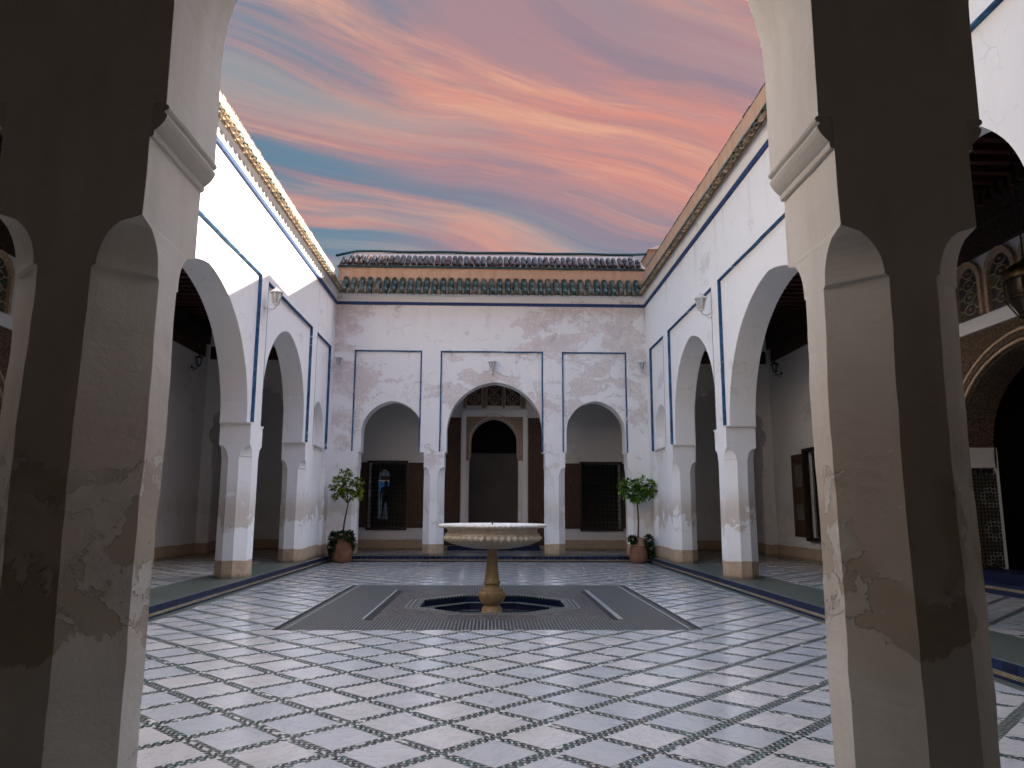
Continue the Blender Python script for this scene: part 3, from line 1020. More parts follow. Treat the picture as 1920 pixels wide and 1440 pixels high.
def pave(rects, z, parent, budget, ymax_detail=14.0):
    """marble diamonds between bands of small dark zellij chips, laid in the given rectangles"""
    tiles = []
    for (x0, x1, y0, y1) in rects:
        i0, i1 = int((x0 - X0) / (D / 2)) - 2, int((x1 - X0) / (D / 2)) + 2
        j0, j1 = int((y0 - Y0) / (D / 2)) - 2, int((y1 - Y0) / (D / 2)) + 2
        for i in range(i0, i1 + 1):
            for j in range(j0, j1 + 1):
                if (i + j) % 2 == 0:
                    continue
                cx, cyy = X0 + i * D / 2, Y0 + j * D / 2
                full = [(cx - HD, cyy), (cx, cyy - HD), (cx + HD, cyy), (cx, cyy + HD)]
                pl = clip_poly(full, x0, x1, y0, y1)
                if len(pl) >= 3 and poly_area(pl) > 0.004:
                    tiles.append((cx, cyy, pl, poly_area(pl) > 0.999 * 2 * HD * HD))
    tiles.sort(key=lambda q: (not in_view((q[0], q[1], z)), q[1]))
    rest = MB()
    for k, (cx, cyy, pl, full) in enumerate(tiles):
        zz = z + random.uniform(-0.0012, 0.0012)
        if k < budget:
            if full:
                me = FULL_TILE
            else:
                me = slab_mesh(pl, cx, cyy, -0.012, 0.0, "marble_tile_cut")
                me.materials.append(MAT['marble_tile'])
            o = bpy.data.objects.new("marble_tile", me)
            o.location = (cx, cyy, zz)
            if full:
                o.rotation_euler = (random.uniform(-.0014, .0014), random.uniform(-.0014, .0014), random.choice((0, 1, 2, 3)) * math.pi / 2 + random.uniform(-.006, .006))
            link(o, parent)
        else:
            n = len(pl)
            rest.add([(p[0], p[1], zz) for p in pl], [tuple(range(n))])
    if rest.f:
        o = rest.build("marble_paving", 'marble_tile', parent, recalc=False)
        tag(o, kind='stuff')
    # zellij chips along every diagonal band
    chips_v, chips_f = [], []
    Lseg = D / math.sqrt(2)
    rows = 3
    rw = BAND / rows
    npc = 8
    pl_ = Lseg / npc
    c45 = math.sqrt(0.5)
    base = []
    for r_ in range(rows):
        for k in range(npc):
            u = (k + 0.5 * (r_ % 2)) * pl_ + pl_ * 0.25
            v = -BAND / 2 + (r_ + 0.5) * rw
            hu, hv, sh = pl_ * 0.35, rw * 0.455, pl_ * 0.15 * (1 if r_ % 2 == 0 else -1)
            base.append([(u - hu - sh, v - hv), (u + hu - sh, v - hv), (u + hu + sh, v + hv), (u - hu + sh, v + hv)])
    for (x0, x1, y0, y1) in rects:
        i0, i1 = int((x0 - X0) / (D / 2)) - 2, int((x1 - X0) / (D / 2)) + 2
        j0, j1 = int((y0 - Y0) / (D / 2)) - 2, int((y1 - Y0) / (D / 2)) + 2
        for i in range(i0, i1 + 1):
            for j in range(j0, j1 + 1):
                if (i + j) % 2:
                    continue
                cx, cyy = X0 + i * D / 2, Y0 + j * D / 2
                for sx in (1, -1):
                    for quad in base:
                        uc = sum(q[0] for q in quad) / 4
                        vc = sum(q[1] for q in quad) / 4
                        if sx < 0 and (uc < BAND / 2 or uc > Lseg - BAND / 2):
                            continue      # the crossing belongs to the other band
                        wpts = []
                        for (u, v) in quad:
                            wx_ = cx + sx * (u * c45) - v * c45 * (1 if sx > 0 else 1)
                            wy_ = cyy + u * c45 + v * c45 * (1 if sx > 0 else -1)
                            wpts.append((wx_, wy_))
                        mx = sum(q[0] for q in wpts) / 4
                        my = sum(q[1] for q in wpts) / 4
                        if not (x0 + 0.012 < mx < x1 - 0.012 and y0 + 0.012 < my < y1 - 0.012):
                            continue
                        if random.random() < 0.035:
                            continue
                        jx, jy = random.uniform(-.0016, .0016), random.uniform(-.0016, .0016)
                        wpts = [(q_[0] + jx, q_[1] + jy) for q_ in wpts]
                        o = len(chips_v)
                        chips_v += [(q[0], q[1], z - 0.0015) for q in wpts]
                        if my < 9.5:
                            chips_v += [(q[0], q[1], z - 0.008) for q in wpts]
                            chips_f += [(o, o + 1, o + 2, o + 3)] + [(o + a, o + 4 + a, o + 4 + (a + 1) % 4, o + (a + 1) % 4) for a in range(4)]
                        else:
                            chips_f.append((o, o + 1, o + 2, o + 3))
    if chips_v:
        me = bpy.data.meshes.new("zellij_chips")
        me.from_pydata(chips_v, [], chips_f)
        o = mesh_obj("zellij_chips", me, 'zellij', parent)
        tag(o, kind='stuff')


RX, RY0, RY1 = 2.93, 10.65, 16.80         # the mosaic carpet
KX, KY, KF = 5.00, 24.25, 4.20            # kerb faces
court = empty("courtyard_floor", (0, 0, 0))
tag(court, 'white marble diamond paving of the open courtyard, with dark mosaic bands', kind='structure')
bed = MB()
POOLC, POOLA = (0.06, 13.60), 1.22
bed.box((-KX - 0.2, KF - 0.1, -0.06), (KX + 0.2, RY0, -0.003))
bed.box((-KX - 0.2, RY1, -0.06), (KX + 0.2, KY + 0.2, -0.003))
bed.box((-KX - 0.2, RY0, -0.06), (-RX, RY1, -0.003))
bed.box((RX, RY0, -0.06), (KX + 0.2, RY1, -0.003))
bed.build("mosaic_ground", 'grout', court)
FB = 0.17                                  # flush dark border along the kerbs
pave([(-KX + FB, KX - FB, KF + FB, RY0), (-KX + FB, -RX, RY0, RY1), (RX, KX - FB, RY0, RY1), (-KX + FB, KX - FB, RY1, KY - FB)], 0.0, court, 290)
fb = MB()
fb.box((-KX, KF, -0.03), (-KX + FB, KY, -0.0012)).box((KX - FB, KF, -0.03), (KX, KY, -0.0012))
fb.box((-KX + FB, KY - FB, -0.03), (KX - FB, KY, -0.0012)).box((-KX + FB, KF, -0.03), (KX - FB, KF + FB, -0.0012))
fb.build("border_band", 'border', court)

# the mosaic carpet around the pool
carpet = empty("mosaic_carpet", (0, 0, 0))
tag(carpet, 'dark rectangular mosaic carpet laid in the paving around the fountain pool', kind='structure')
octo = [(POOLC[0] + POOLA / math.cos(R(22.5)) * math.cos(R(22.5 + 45 * k)), POOLC[1] + POOLA / math.cos(R(22.5)) * math.sin(R(22.5 + 45 * k))) for k in range(8)]


def ring_sheet(outer, inner, z, zb):
    """flat plate between a rectangle and an inner convex polygon, with thickness"""
    mb = MB()
    outer_l, inner_l = list(outer), list(inner)
    tris = tessellate_polygon([[Vector((x, y, 0)) for x, y in outer_l], [Vector((x, y, 0)) for x, y in reversed(inner_l)]])
    allp = outer_l + list(reversed(inner_l))
    n = len(allp)
    vs = [(x, y, z) for x, y in allp] + [(x, y, zb) for x, y in allp]
    fs = [tuple(tr) for tr in tris]
    no = len(outer_l)
    for a in range(no):
        fs.append((a, (a + 1) % no, n + (a + 1) % no, n + a))
    ni = len(inner_l)
    for a in range(ni):
        b = (a + 1) % ni
        fs.append((no + a, no + b, n + no + b, n + no + a))
    mb.add(vs, fs)
    return mb


rect = lambda x0, x1, y0, y1: [(x0, y0), (x1, y0), (x1, y1), (x0, y1)]
IN_X0, IN_X1, IN_Y0, IN_Y1 = -1.87, 1.99, 11.62, 15.70
ring_sheet(rect(-RX, RX, RY0, RY1), rect(IN_X0, IN_X1, IN_Y0, IN_Y1), -0.001, -0.05).build("striped_field", 'rug', carpet)
ring_sheet(rect(IN_X0 + 0.001, IN_X1 - 0.001, IN_Y0 + 0.001, IN_Y1 - 0.001), octo, -0.002, -0.05).build("star_field", 'star', carpet)


def strip(x0, x1, y0, y1, z, mat, name, h=0.012):
    return MB().box((x0, y0, -0.03), (x1, y1, z)).build(name, mat, carpet)


for sx in (-1, 1):
    strip(sx * 2.76 - 0.011, sx * 2.76 + 0.011, RY0 + 0.09, RY1 - 0.09, 0.003, 'grey_marble', "marble_fillet")
    strip(sx * 2.885 - 0.03, sx * 2.885 + 0.03, RY0 + 0.012, RY1 - 0.012, 0.0025, 'iron', "dark_edging")
for xx, s in ((IN_X0, 1), (IN_X1, -1)):
    strip(min(xx, xx + s * .07), max(xx, xx + s * .03), IN_Y0 - 0.02, IN_Y1 + 0.02, 0.012, 'grey_marble', "marble_fillet")
    strip(min(xx + s * .045, xx + s * .15), max(xx + s * .045, xx + s * .15), IN_Y0, IN_Y1, 0.003, 'iron', "dark_edging")

# sunken octagonal pool
pool = empty("sunken_pool", (POOLC[0], POOLC[1], 0), 'octagonal sunken pool with two dark blue tiled steps under the fountain', 'pool')


def octring(a, z, c=POOLC):
    rr = a / math.cos(R(22.5))
    return [(c[0] - pool.location.x + rr * math.cos(R(22.5 + 45 * k)), c[1] - pool.location.y + rr * math.sin(R(22.5 + 45 * k)), z) for k in range(8)]


def octband(rings, name, mat):
    mb = MB()
    vs = [p for r_ in rings for p in r_]
    fs = [(i * 8 + k, i * 8 + (k + 1) % 8, (i + 1) * 8 + (k + 1) % 8, (i + 1) * 8 + k) for i in range(len(rings) - 1) for k in range(8)]
    mb.add(vs, fs)
    return mb.build(name, mat, pool, recalc=False)


octband([octring(POOLA + 0.10, -0.0005), octring(POOLA + 0.10, 0.004), octring(POOLA - 0.001, 0.004), octring(POOLA - 0.001, -0.02)], "pool_rim", 'border')
for a_ in (0.16, 0.24):
    octband([octring(POOLA + a_, -0.001), octring(POOLA + a_, 0.0025), octring(POOLA + a_ - 0.018, 0.0025), octring(POOLA + a_ - 0.018, -0.001)], "pale_line", 'grey_marble')
octband([octring(POOLA - 0.002, -0.02), octring(POOLA - 0.002, -0.115)], "riser", 'navy')
octband([octring(POOLA - 0.001, -0.115), octring(POOLA - 0.20, -0.115)], "tread", 'border')
octband([octring(POOLA - 0.20, -0.114), octring(POOLA - 0.20, -0.29)], "riser", 'navy')
fl = MB()
fl.add(octring(POOLA - 0.19, -0.29), [tuple(range(8))])
fl.build("pool_floor", 'star', pool)
wt = MB()
wt.add(octring(POOLA - 0.205, -0.215), [tuple(range(8))])
tag(wt.build("water", 'water', pool), kind='structure')

# ------------------------------------------------------------------ galleries: floors and kerbs
GX, GY = 9.30, 28.0
FRY = -1.2


def gallery_floor(name, label, rects_bed, tile_rects, border_rects, budget):
    root = empty(name, (0, 0, 0))
    tag(root, label, kind='structure')
    b = MB()
    for (x0, x1, y0, y1) in rects_bed:
        b.box((x0, y0, -0.2), (x1, y1, ZF - 0.003))
    b.build("floor_bed", 'grout', root)
    if tile_rects:
        pave(tile_rects, ZF, root, budget)
    b = MB()
    for (x0, x1, y0, y1) in border_rects:
        b.box((x0, y0, ZF - 0.03), (x1, y1, ZF - 0.001))
    b.build("border_band", 'border', root)
    return root


gl = gallery_floor("gallery_floor", 'raised left gallery floor of marble diamonds with a grey green mosaic border',
                   [(-GX, -KX - 0.012, KF - 3.4, GY)], [(-GX, -6.15, 4.2, GY)], [(-6.15, -KX - 0.04, KF, KY)], 90)
gr = gallery_floor("gallery_floor", 'raised right gallery floor of marble diamonds with a grey green mosaic border',
                   [(KX + 0.012, GX, KF - 3.4, GY)], [(6.15, GX, 4.2, GY)], [(KX + 0.04, 6.15, KF, KY)], 90)
gb = gallery_floor("gallery_floor", 'raised floor strip of the rear gallery behind the back arches',
                   [(-KX - 0.012, KX + 0.012, KY + 0.012, GY + 0.6)], [(-KX, KX, 25.4, GY)], [(-KX - 0.04, KX + 0.04, KY + 0.04, 25.4)], 0)
gf = gallery_floor("gallery_floor", 'raised floor of the near gallery under the camera',
                   [(-GX, GX, FRY, KF - 3.4), (-KX - 0.012, KX + 0.012, KF - 3.4, KF - 0.012)], [], [(-GX, GX, FRY, KF - TH), (-KX, KX, KF - TH + .002, KF - 0.04)], 0)


def kerb(root, axis, c, s, a, b, ylim=30):
    """row of navy kerb tiles above a thin chequer mosaic strip; axis 'Y': runs along Y at x=c, face towards s"""
    L = 0.195
    n = int((b - a) / L)
    step = (b - a) / n
    me = MB().box((-0.016, -step / 2 + 0.002, 0.0), (0.016, step / 2 - 0.002, 0.098)).mesh("kerb_tile")
    me.materials.append(MAT['navy'])
    for i in range(n):
        o = bpy.data.objects.new("kerb_tile", me)
        w = a + (i + 0.5) * step
        j = random.uniform(-.0015, .0015)
        o.location = (c + j, w, 0.074) if axis == 'Y' else (w, c + j, 0.074)
        o.rotation_euler = (0, 0, 0 if axis == 'Y' else math.pi / 2)
        link(o, root)
    mb = MB()
    mb2 = MB()
    if axis == 'Y':
        mb.box((c - 0.018, a, 0.030), (c + 0.018, b, 0.0735))
        mb2.box((c - 0.017, a, -0.02), (c + 0.017, b, 0.0297))
    else:
        mb.box((a, c - 0.018, 0.030), (b, c + 0.018, 0.0735))
        mb2.box((a, c - 0.017, -0.02), (b, c + 0.017, 0.0297))
    mb.build("kerb_mosaic", 'kerb_mosaic', root)
    mb2.build("kerb_base", 'navy', root)


kerb(gl, 'Y', -KX, 1, KF, KY + 0.03)
kerb(gr, 'Y', KX, -1, KF, KY + 0.03)
kerb(gb, 'X', KY + 0.017, -1, -KX + 0.02, KX - 0.02)
kerb(gf, 'X', KF, 1, -KX + 0.02, KX - 0.02)

# ------------------------------------------------------------------ BACK WALL of the courtyard
back = empty("courtyard_wall", (0, YB, 0), 'worn white end wall of the courtyard with three arches and a double tiled roof', 'wall')


def at_origin(root):
    """parts are built in world coordinates: cancel the root's offset"""
    inv = Matrix.Translation(-Vector(root.location))
    for o in list(root.children):
        if 'offset_done' not in o:
            o.matrix_parent_inverse = inv


ops = {'L': (-4.22, -2.13, 5.07), 'C': (-1.47, 1.76, 5.73), 'R': (2.41, 4.43, 5.12)}
CB = 0.055
wall_with_arches(P_BACK, -XW, XW, ZT, [(a + CB, b - CB, z) for a, b, z in ops.values()], ZI, 0.035, TH, 'back', back)
BFR = ((-4.46, -2.26), (-1.65, 1.71), (2.33, 4.46))
raised_layer(P_BACK, -XW, XW, ZT, ZI, BFR, 6.75, 0.035, 'back', back)
pier(P_BACK, ops['L'][1], ops['C'][0], 'back', back)
pier(P_BACK, ops['C'][1], ops['R'][0], 'back', back)
pier(P_BACK, -XW - 0.25, ops['L'][0], 'back', back, ch=0.14)
pier(P_BACK, ops['R'][1], XW + 0.25, 'back', back, ch=0.14)
for a, b in BFR:
    a, b = a + 0.022, b - 0.022
    o = string_bar(P_BACK, [(a, 3.47), (a, 6.728), (b, 6.728), (b, 3.47)], 0.045, 0.006, 'blue_worn', back, "arch_border", 0.037)
run = cornice(P_BACK, -XW, XW, back, ME_COVER_BACK, 0.265, 'orange', ztop=9.58, ends=(1, 1))
# upper roof
run([(0.04, 9.585), (0.04, 9.655), (0.36, 9.655), (0.36, 9.585)], 'coping', 'glazed_coping')
hip = MB()
zr, dr = 10.42, 0.95
hip.add([P_BACK(-5.2, 0.10, 9.66), P_BACK(5.2, 0.10, 9.66), P_BACK(4.95, dr, zr), P_BACK(-4.75, dr, zr), P_BACK(-5.2, 2.6, 9.4), P_BACK(5.2, 2.6, 9.4)],
        [(0, 1, 2, 3), (3, 2, 5, 4), (0, 3, 4), (1, 5, 2), (0, 4, 5, 1)])
hip.build("roof_slope", 'pale_plaster', back)
nU = 52
us = [-4.98 + i * (9.96 / (nU - 1)) + random.uniform(-.01, .01) for i in range(nU)]


def up_tile(us):
    for u in us:
        top_f = 1.0
        if u < -4.7 + 0.0:
            top_f = max(0.35, (u + 5.35) / 0.6)
        if u > 4.75:
            top_f = max(0.35, (5.45 - u) / 0.6)
        dt, zt = 0.12 + (dr - 0.42) * top_f, 9.72 + (zr - 0.31 - 9.72) * top_f
        tile_row(P_BACK, [u], (dt, zt), (0.12, 9.70), 3 if top_f > 0.8 else 2, ME_COVER_DARK, None, back, rise=-0.01)


up_tile(us)
rd = MB()
rpts = [P_BACK(-5.22, 0.16, 10.02), P_BACK(-4.72, dr - 0.05, zr + 0.02)] + [P_BACK(-4.72 + i * 0.805, dr - 0.05, zr + 0.02 + 0.012 * math.sin(i * 2.1)) for i in range(1, 12)] + [P_BACK(4.93, dr - 0.05, zr + 0.02), P_BACK(5.25, 0.2, 10.22)]
rd.tube(rpts, 0.045, 8)
rd.build("ridge_tiles", 'coping', back)
at_origin(back)

# ------------------------------------------------------------------ SIDE WALLS
SIDE_ARCH = [(6.65, 9.85, 5.98), (10.75, 16.28, 6.05), (17.12, 21.15, 6.08)]
NICHE = (22.05, 23.62, 4.80)


def side_wall(P, label, mats, cover, sgn, parapet_mat, zpar):
    root = empty("courtyard_wall", (sgn * XW, 14, 0), label, 'wall')
    CBS = 0.06
    ar = [(a + CBS, b - CBS, z) for a, b, z in SIDE_ARCH] + [NICHE]
    wall_with_arches(P, YF - TH, YB + 0.02, ZT, ar, ZI, 0.07, TH, mats, root)
    sfr = ((6.42, 10.08), (10.59, 16.45), (16.95, 21.35), (21.92, 23.89))
    raised_layer(P, YF - TH, YB + 0.02, ZT, ZI, sfr, 6.765, 0.07, mats, root)
    pier(P, 9.85, 10.75, mats, root)
    pier(P, 16.28, 17.12, mats, root)
    pier(P, 21.15, 22.05 - 0.03, mats, root, ch=0.17)
    pier(P, 3.75, 6.65, mats, root)
    # blind bay near the corner: recessed panel, closed
    mb = MB()
    mb.prism([(NICHE[0] - 0.06, ZF - 0.02), (NICHE[1] + 0.1, ZF - 0.02), (NICHE[1] + 0.1, 5.1), (NICHE[0] - 0.06, 5.1)], P, 0.30, 0.60)
    mb.build("recess_panel", mats, root)
    mb = MB()
    mb.prism([(NICHE[0] - 0.06, ZF - 0.02), (NICHE[1] + 0.03, ZF - 0.02), (NICHE[1] + 0.03, ZI + 0.02), (NICHE[0] - 0.06, ZI + 0.02)], P, 0.10, 0.298)
    mb.build("recess_panel", mats, root)
    mb = MB()
    mb.box((0, 0, 0), (1, 1, 1)) if False else None
    mb.prism([(NICHE[0], ZI + 0.021), (NICHE[1], ZI + 0.021), (NICHE[1], ZI + 0.055), (NICHE[0], ZI + 0.055)], P, 0.02, 0.299)
    mb.build("niche_sill", 'molding', root)
    pier(P, NICHE[1] + 0.04, YB + 0.30, mats, root, ch=0.12)
    # thin impost corbels under every arch
    for (a, b, z) in SIDE_ARCH:
        for u, s in ((a, 1), (b, -1)):
            c = MB()
            u1 = u + s * 0.064
            lo, hi = min(u - s * 0.02, u1), max(u - s * 0.02, u1)
            c.prism([(lo, ZI - 0.045), (hi, ZI - 0.02), (hi, ZI + 0.012), (lo, ZI + 0.012)] if s > 0 else [(lo, ZI - 0.02), (hi, ZI - 0.045), (hi, ZI + 0.012), (lo, ZI + 0.012)], P, -0.004, TH + 0.004)
            c.build("impost_corbel", 'molding', root)
    for (a, b) in sfr:
        string_bar(P, [(a + .012, 3.47), (a + .012, 6.753), (b - .012, 6.753), (b - .012, 3.47)], 0.024, 0.003, 'blue_worn', root, "arch_border", 0.072)
    cornice(P, YF, YB, root, cover, 0.262, parapet_mat, ztop=zpar, eave=(-0.18, 8.625, 0.05, 8.99), ends=(0, 1))
    # ragged row of coping tiles on the parapet
    cms = []
    for h in (0.015, 0.022, 0.03, 0.04):
        ct = MB()
        ct.prism([(0, zpar), (0.2, zpar), (0.2, zpar + h), (0, zpar + h)], P, 0.04, 0.37)
        cm = ct.mesh("coping_tile")
        cm.materials.append(MAT['coping' if sgn > 0 else 'tile_pan'])
        cms.append(cm)
    for i in range(80):
        o = bpy.data.objects.new("coping_tile", random.choice(cms))
        o.location = (0, YF + 0.2 + i * 0.25 + random.uniform(-.02, .02), 0)
        link(o, root)
    at_origin(root)
    return root


left = side_wall(P_LEFT, 'long white side wall of the courtyard, lit by the sun along its top', 'side', ME_COVER_SIDE, -1, 'white', 9.38)
right = side_wall(P_RIGHT, 'long white side wall of the courtyard, all in shade under an orange parapet', 'side', ME_COVER_RIGHT, 1, 'orange', 9.62)

# ------------------------------------------------------------------ FRONT ARCADE (nearest, in the shade)
front = empty("arcade", (0, YF, 0), 'nearest arcade of tall chamfered piers with stained peeling plaster, seen from its shaded side', 'arcade')
FO = [(-4.42, -2.31, 5.07), (-1.63, 1.66, 5.76), (2.33, 4.42, 5.07)]
wall_with_arches(P_FRONT, -XW, XW, ZT, [(a + 0.068, b - (0.20 if b < -2 else 0.068), z) for a, b, z in FO], 3.512, 0.0, TH, 'front', front)
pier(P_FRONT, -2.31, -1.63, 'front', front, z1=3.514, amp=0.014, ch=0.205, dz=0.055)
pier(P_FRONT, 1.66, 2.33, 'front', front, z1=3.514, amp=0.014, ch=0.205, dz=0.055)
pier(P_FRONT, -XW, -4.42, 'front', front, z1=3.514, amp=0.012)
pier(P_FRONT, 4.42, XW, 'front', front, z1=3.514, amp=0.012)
cornice(P_FRONT, -XW, XW, front, ME_COVER_BACK, 0.265, 'orange', ztop=9.5, ends=(1, 1))
# impost mouldings on the jamb faces
prof = [(0.001, 3.342), (0.016, 3.345), (0.020, 3.362), (0.018, 3.376), (0.030, 3.384), (0.046, 3.400), (0.064, 3.424), (0.074, 3.446), (0.074, 3.460), (0.062, 3.467), (0.062, 3.474), (0.078, 3.482), (0.083, 3.494), (0.078, 3.506), (0.068, 3.509), (0.001, 3.509)]
for u, s in ((-1.63, 1), (1.66, -1), (-2.31, -1), (2.33, 1), (-4.42, 1), (4.42, -1)):
    mb = MB()
    n = len(prof)
    vs, fs = [], []
    N = 8
    for i in range(N + 1):
        d = 0.003 + (TH - 0.006) * i / N
        for (w, z) in prof:
            zj = z + 0.006 * mnoise.noise(Vector((u, d * 4, z * 2)))
            wj = w + (0.004 * mnoise.noise(Vector((u * 2, d * 5, z * 9))) if w > 0.01 else 0)
            vs.append(P_FRONT(u + s * wj, d, zj))
    for i in range(N):
        for k in range(n):
            k2 = (k + 1) % n
            fs.append((i * n + k, i * n + k2, (i + 1) * n + k2, (i + 1) * n + k))
    fs.append(tuple(range(n)))
    fs.append(tuple(N * n + k for k in range(n)))
    mb.add(vs, fs)
    mb.build("impost_moulding", 'molding', front)
at_origin(front)


# ------------------------------------------------------------------ GALLERY INTERIORS
def lattice(mb, x0, x1, z0, z1, P, d0, d1, nx, nz, w):
    for i in range(nx + 1):
        u = x0 + (x1 - x0) * i / nx
        mb.prism([(u - w, z0), (u + w, z0), (u + w, z1), (u - w, z1)], P, d0, d1)
    for j in range(nz + 1):
        z = z0 + (z1 - z0) * j / nz
        mb.prism([(x0, z - w), (x1, z - w), (x1, z + w), (x0, z + w)], P, d0 - 0.002, d1 + 0.002)


def rect_hole_wall(P, ua, ub, z0, z1, holes, d0, d1, mat, parent, name="wall_face"):
    """holes sorted by u: (u0, u1, outline from the left foot to the right foot or (zlo, zhi))"""
    mb = MB()
    cur = ua
    for h in holes:
        u0, u1 = h[0], h[1]
        mb.prism([(cur, z0), (u0, z0), (u0, z1), (cur, z1)], P, d0, d1)
        if len(h) == 4:
            zlo, zhi = h[2], h[3]
            if zlo > z0 + 0.01:
                mb.prism([(u0, z0), (u1, z0), (u1, zlo), (u0, zlo)], P, d0, d1)
            mb.prism([(u0, zhi), (u1, zhi), (u1, z1), (u0, z1)], P, d0, d1)
        else:
            pts = h[2]
            outline = [(u0, z1), (u0, pts[0][1])] + ([] if abs(pts[0][0] - u0) < 1e-4 else [pts[0]])
            outline = [(u0, z1)] + ([(u0, pts[0][1])] if abs(pts[0][0] - u0) > 1e-4 else []) + list(pts) + ([(u1, pts[-1][1])] if abs(pts[-1][0] - u1) > 1e-4 else []) + [(u1, z1)]
            mb.prism(outline, P, d0, d1)
        cur = u1
    mb.prism([(cur, z0), (ub, z0), (ub, z1), (cur, z1)], P, d0, d1)
    return mb.build(name, mat, parent)


def panel_leaf(parent, P, u0, u1, z0, z1, d, mat, name, panels, proud=0.02, inlay=None):
    """door or shutter leaf: frame with sunk panels and mouldings"""
    mb = MB()
    mb.prism([(u0, z0), (u1, z0), (u1, z1), (u0, z1)], P, d, d + 0.045)
    o = mb.build(name, mat, parent)
    w = (u1 - u0)
    fr = MB()
    mg = 0.12 * w
    for (a, b) in panels:
        za, zb = z0 + (z1 - z0) * a, z0 + (z1 - z0) * b
        for q in ([(u0 + mg, za), (u1 - mg, za), (u1 - mg, za + 0.025), (u0 + mg, za + 0.025)], [(u0 + mg, zb - 0.025), (u1 - mg, zb - 0.025), (u1 - mg, zb), (u0 + mg, zb)],
                  [(u0 + mg, za + 0.026), (u0 + mg + 0.025, za + 0.026), (u0 + mg + 0.025, zb - 0.026), (u0 + mg, zb - 0.026)],
                  [(u1 - mg - 0.025, za + 0.026), (u1 - mg, za + 0.026), (u1 - mg, zb - 0.026), (u1 - mg - 0.025, zb - 0.026)]):
            fr.prism(q, P, d - proud, d + 0.001)
    f = fr.build("moulding", 'gold' if inlay == 'gold' else mat, parent)
    return o


# rear gallery wall with the central doorway and two grilled windows
P_REAR = lambda u, d, z: (u, GY + d, z)
rear = empty("gallery_wall", (0, GY, 0), 'shaded rear gallery wall with a framed arched doorway between two dark grilled windows', 'wall')
da = [(-0.78, ZF)] + [(-0.78, 3.55)] + arch_pts(-0.72, 0.98, 3.58, 4.97, 24) + [(1.03, 3.55), (1.03, ZF)]
WIN = ((-4.42, -3.08, 0.94, 3.30), (3.37, 4.80, 0.92, 3.30))
rect_hole_wall(P_REAR, -GX - 0.4, GX + 0.4, 0.0, 8.0, [(WIN[0][0], WIN[0][1], WIN[0][2], WIN[0][3]), (-0.78, 1.03, da), (WIN[1][0], WIN[1][1], WIN[1][2], WIN[1][3])], 0.0, 0.55, 'inner', rear)
# white door surround
fr = MB()
for q in ([(-1.06, ZF), (-0.90, ZF), (-0.90, 5.26), (-1.06, 5.26)], [(1.20, ZF), (1.37, ZF), (1.37, 5.26), (1.20, 5.26)], [(-0.899, 5.02), (1.199, 5.02), (1.199, 5.26), (-0.899, 5.26)]):
    fr.prism(q, P_REAR, -0.075, 0.004)
fr.build("door_surround", 'white', rear)
sp = MB()
inner_arch = arch_pts(-0.72, 0.98, 3.58, 4.97, 24)
outl = [(-0.895, 5.015), (-0.895, 3.40), (-0.735, 3.40)] + inner_arch + [(0.995, 3.40), (1.195, 3.40), (1.195, 5.015)]
sp.prism(outl, P_REAR, -0.04, 0.003)
sp.build("carved_spandrel", 'carved_pale', rear)
for k, (off, wd, mt, pr) in enumerate(((0.02, 0.05, 'tan_stucco', 0.085), (0.085, 0.035, 'carved_pale', 0.066), (0.135, 0.03, 'tan_stucco', 0.08))):
    mb = MB()
    big_ = arch_pts(-0.72 - off - wd, 0.98 + off + wd, 3.45, 4.97 + off + wd, 28)
    sm_ = arch_pts(-0.72 - off, 0.98 + off, 3.45, 4.97 + off, 28)
    mb.prism(big_ + sm_[::-1], P_REAR, -pr, -0.035)
    mb.build("arch_moulding", mt, rear)
# painted panels over the door
for (a, b) in ((-0.90, -0.33), (-0.15, 0.43), (0.53, 1.11)):
    pm = MB()
    pm.prism([(a, 5.42), (b, 5.42), (b, 6.45), (a, 6.45)], P_REAR, -0.05, 0.002)
    po = pm.build("painted_panel", 'wood_dark', rear)
    rs = MB()
    for zc_ in (5.70, 6.16):
        uc_ = (a + b) / 2
        for r0_, r1_ in ((0.20, 0.225), (0.11, 0.13), (0.0, 0.04)):
            ring_o = [(uc_ + r1_ * math.cos(2 * math.pi * k / 20), zc_ + r1_ * math.sin(2 * math.pi * k / 20)) for k in range(20)]
            if r0_ == 0:
                rs.prism(ring_o, P_REAR, -0.065, -0.048)
            else:
                for k in range(20):
                    k2 = (k + 1) % 20
                    an, an2 = 2 * math.pi * k / 20, 2 * math.pi * k2 / 20
                    rs.prism([(uc_ + r0_ * math.cos(an), zc_ + r0_ * math.sin(an)), ring_o[k], ring_o[k2], (uc_ + r0_ * math.cos(an2), zc_ + r0_ * math.sin(an2))], P_REAR, -0.062, -0.048)
        for k in range(12):
            an = 2 * math.pi * k / 12
            uu, zz_ = uc_ + 0.166 * math.cos(an), zc_ + 0.166 * math.sin(an)
            rs.prism([(uu - .014, zz_ - .014), (uu + .014, zz_ - .014), (uu + .014, zz_ + .014), (uu - .014, zz_ + .014)], P_REAR, -0.06, -0.048)
    for q in ([(a, 5.42), (b, 5.42), (b, 5.45), (a, 5.45)], [(a, 5.451), (a + .03, 5.451), (a + .03, 6.45), (a, 6.45)], [(b - .03, 5.451), (b, 5.451), (b, 6.45), (b - .03, 6.45)]):
        rs.prism(q, P_REAR, -0.07, -0.049)
    rs.build("rosette", 'gold', po)
for (a, b) in ((-0.33, -0.15), (0.43, 0.53), (-1.02, -0.90), (1.11, 1.30)):
    mb = MB()
    mb.prism([(a + .005, 5.33), (b - .005, 5.33), (b - .005, 6.45), (a + .005, 6.45)], P_REAR, -0.06, 0.002)
    mb.build("panel_post", 'carved_pale', rear)
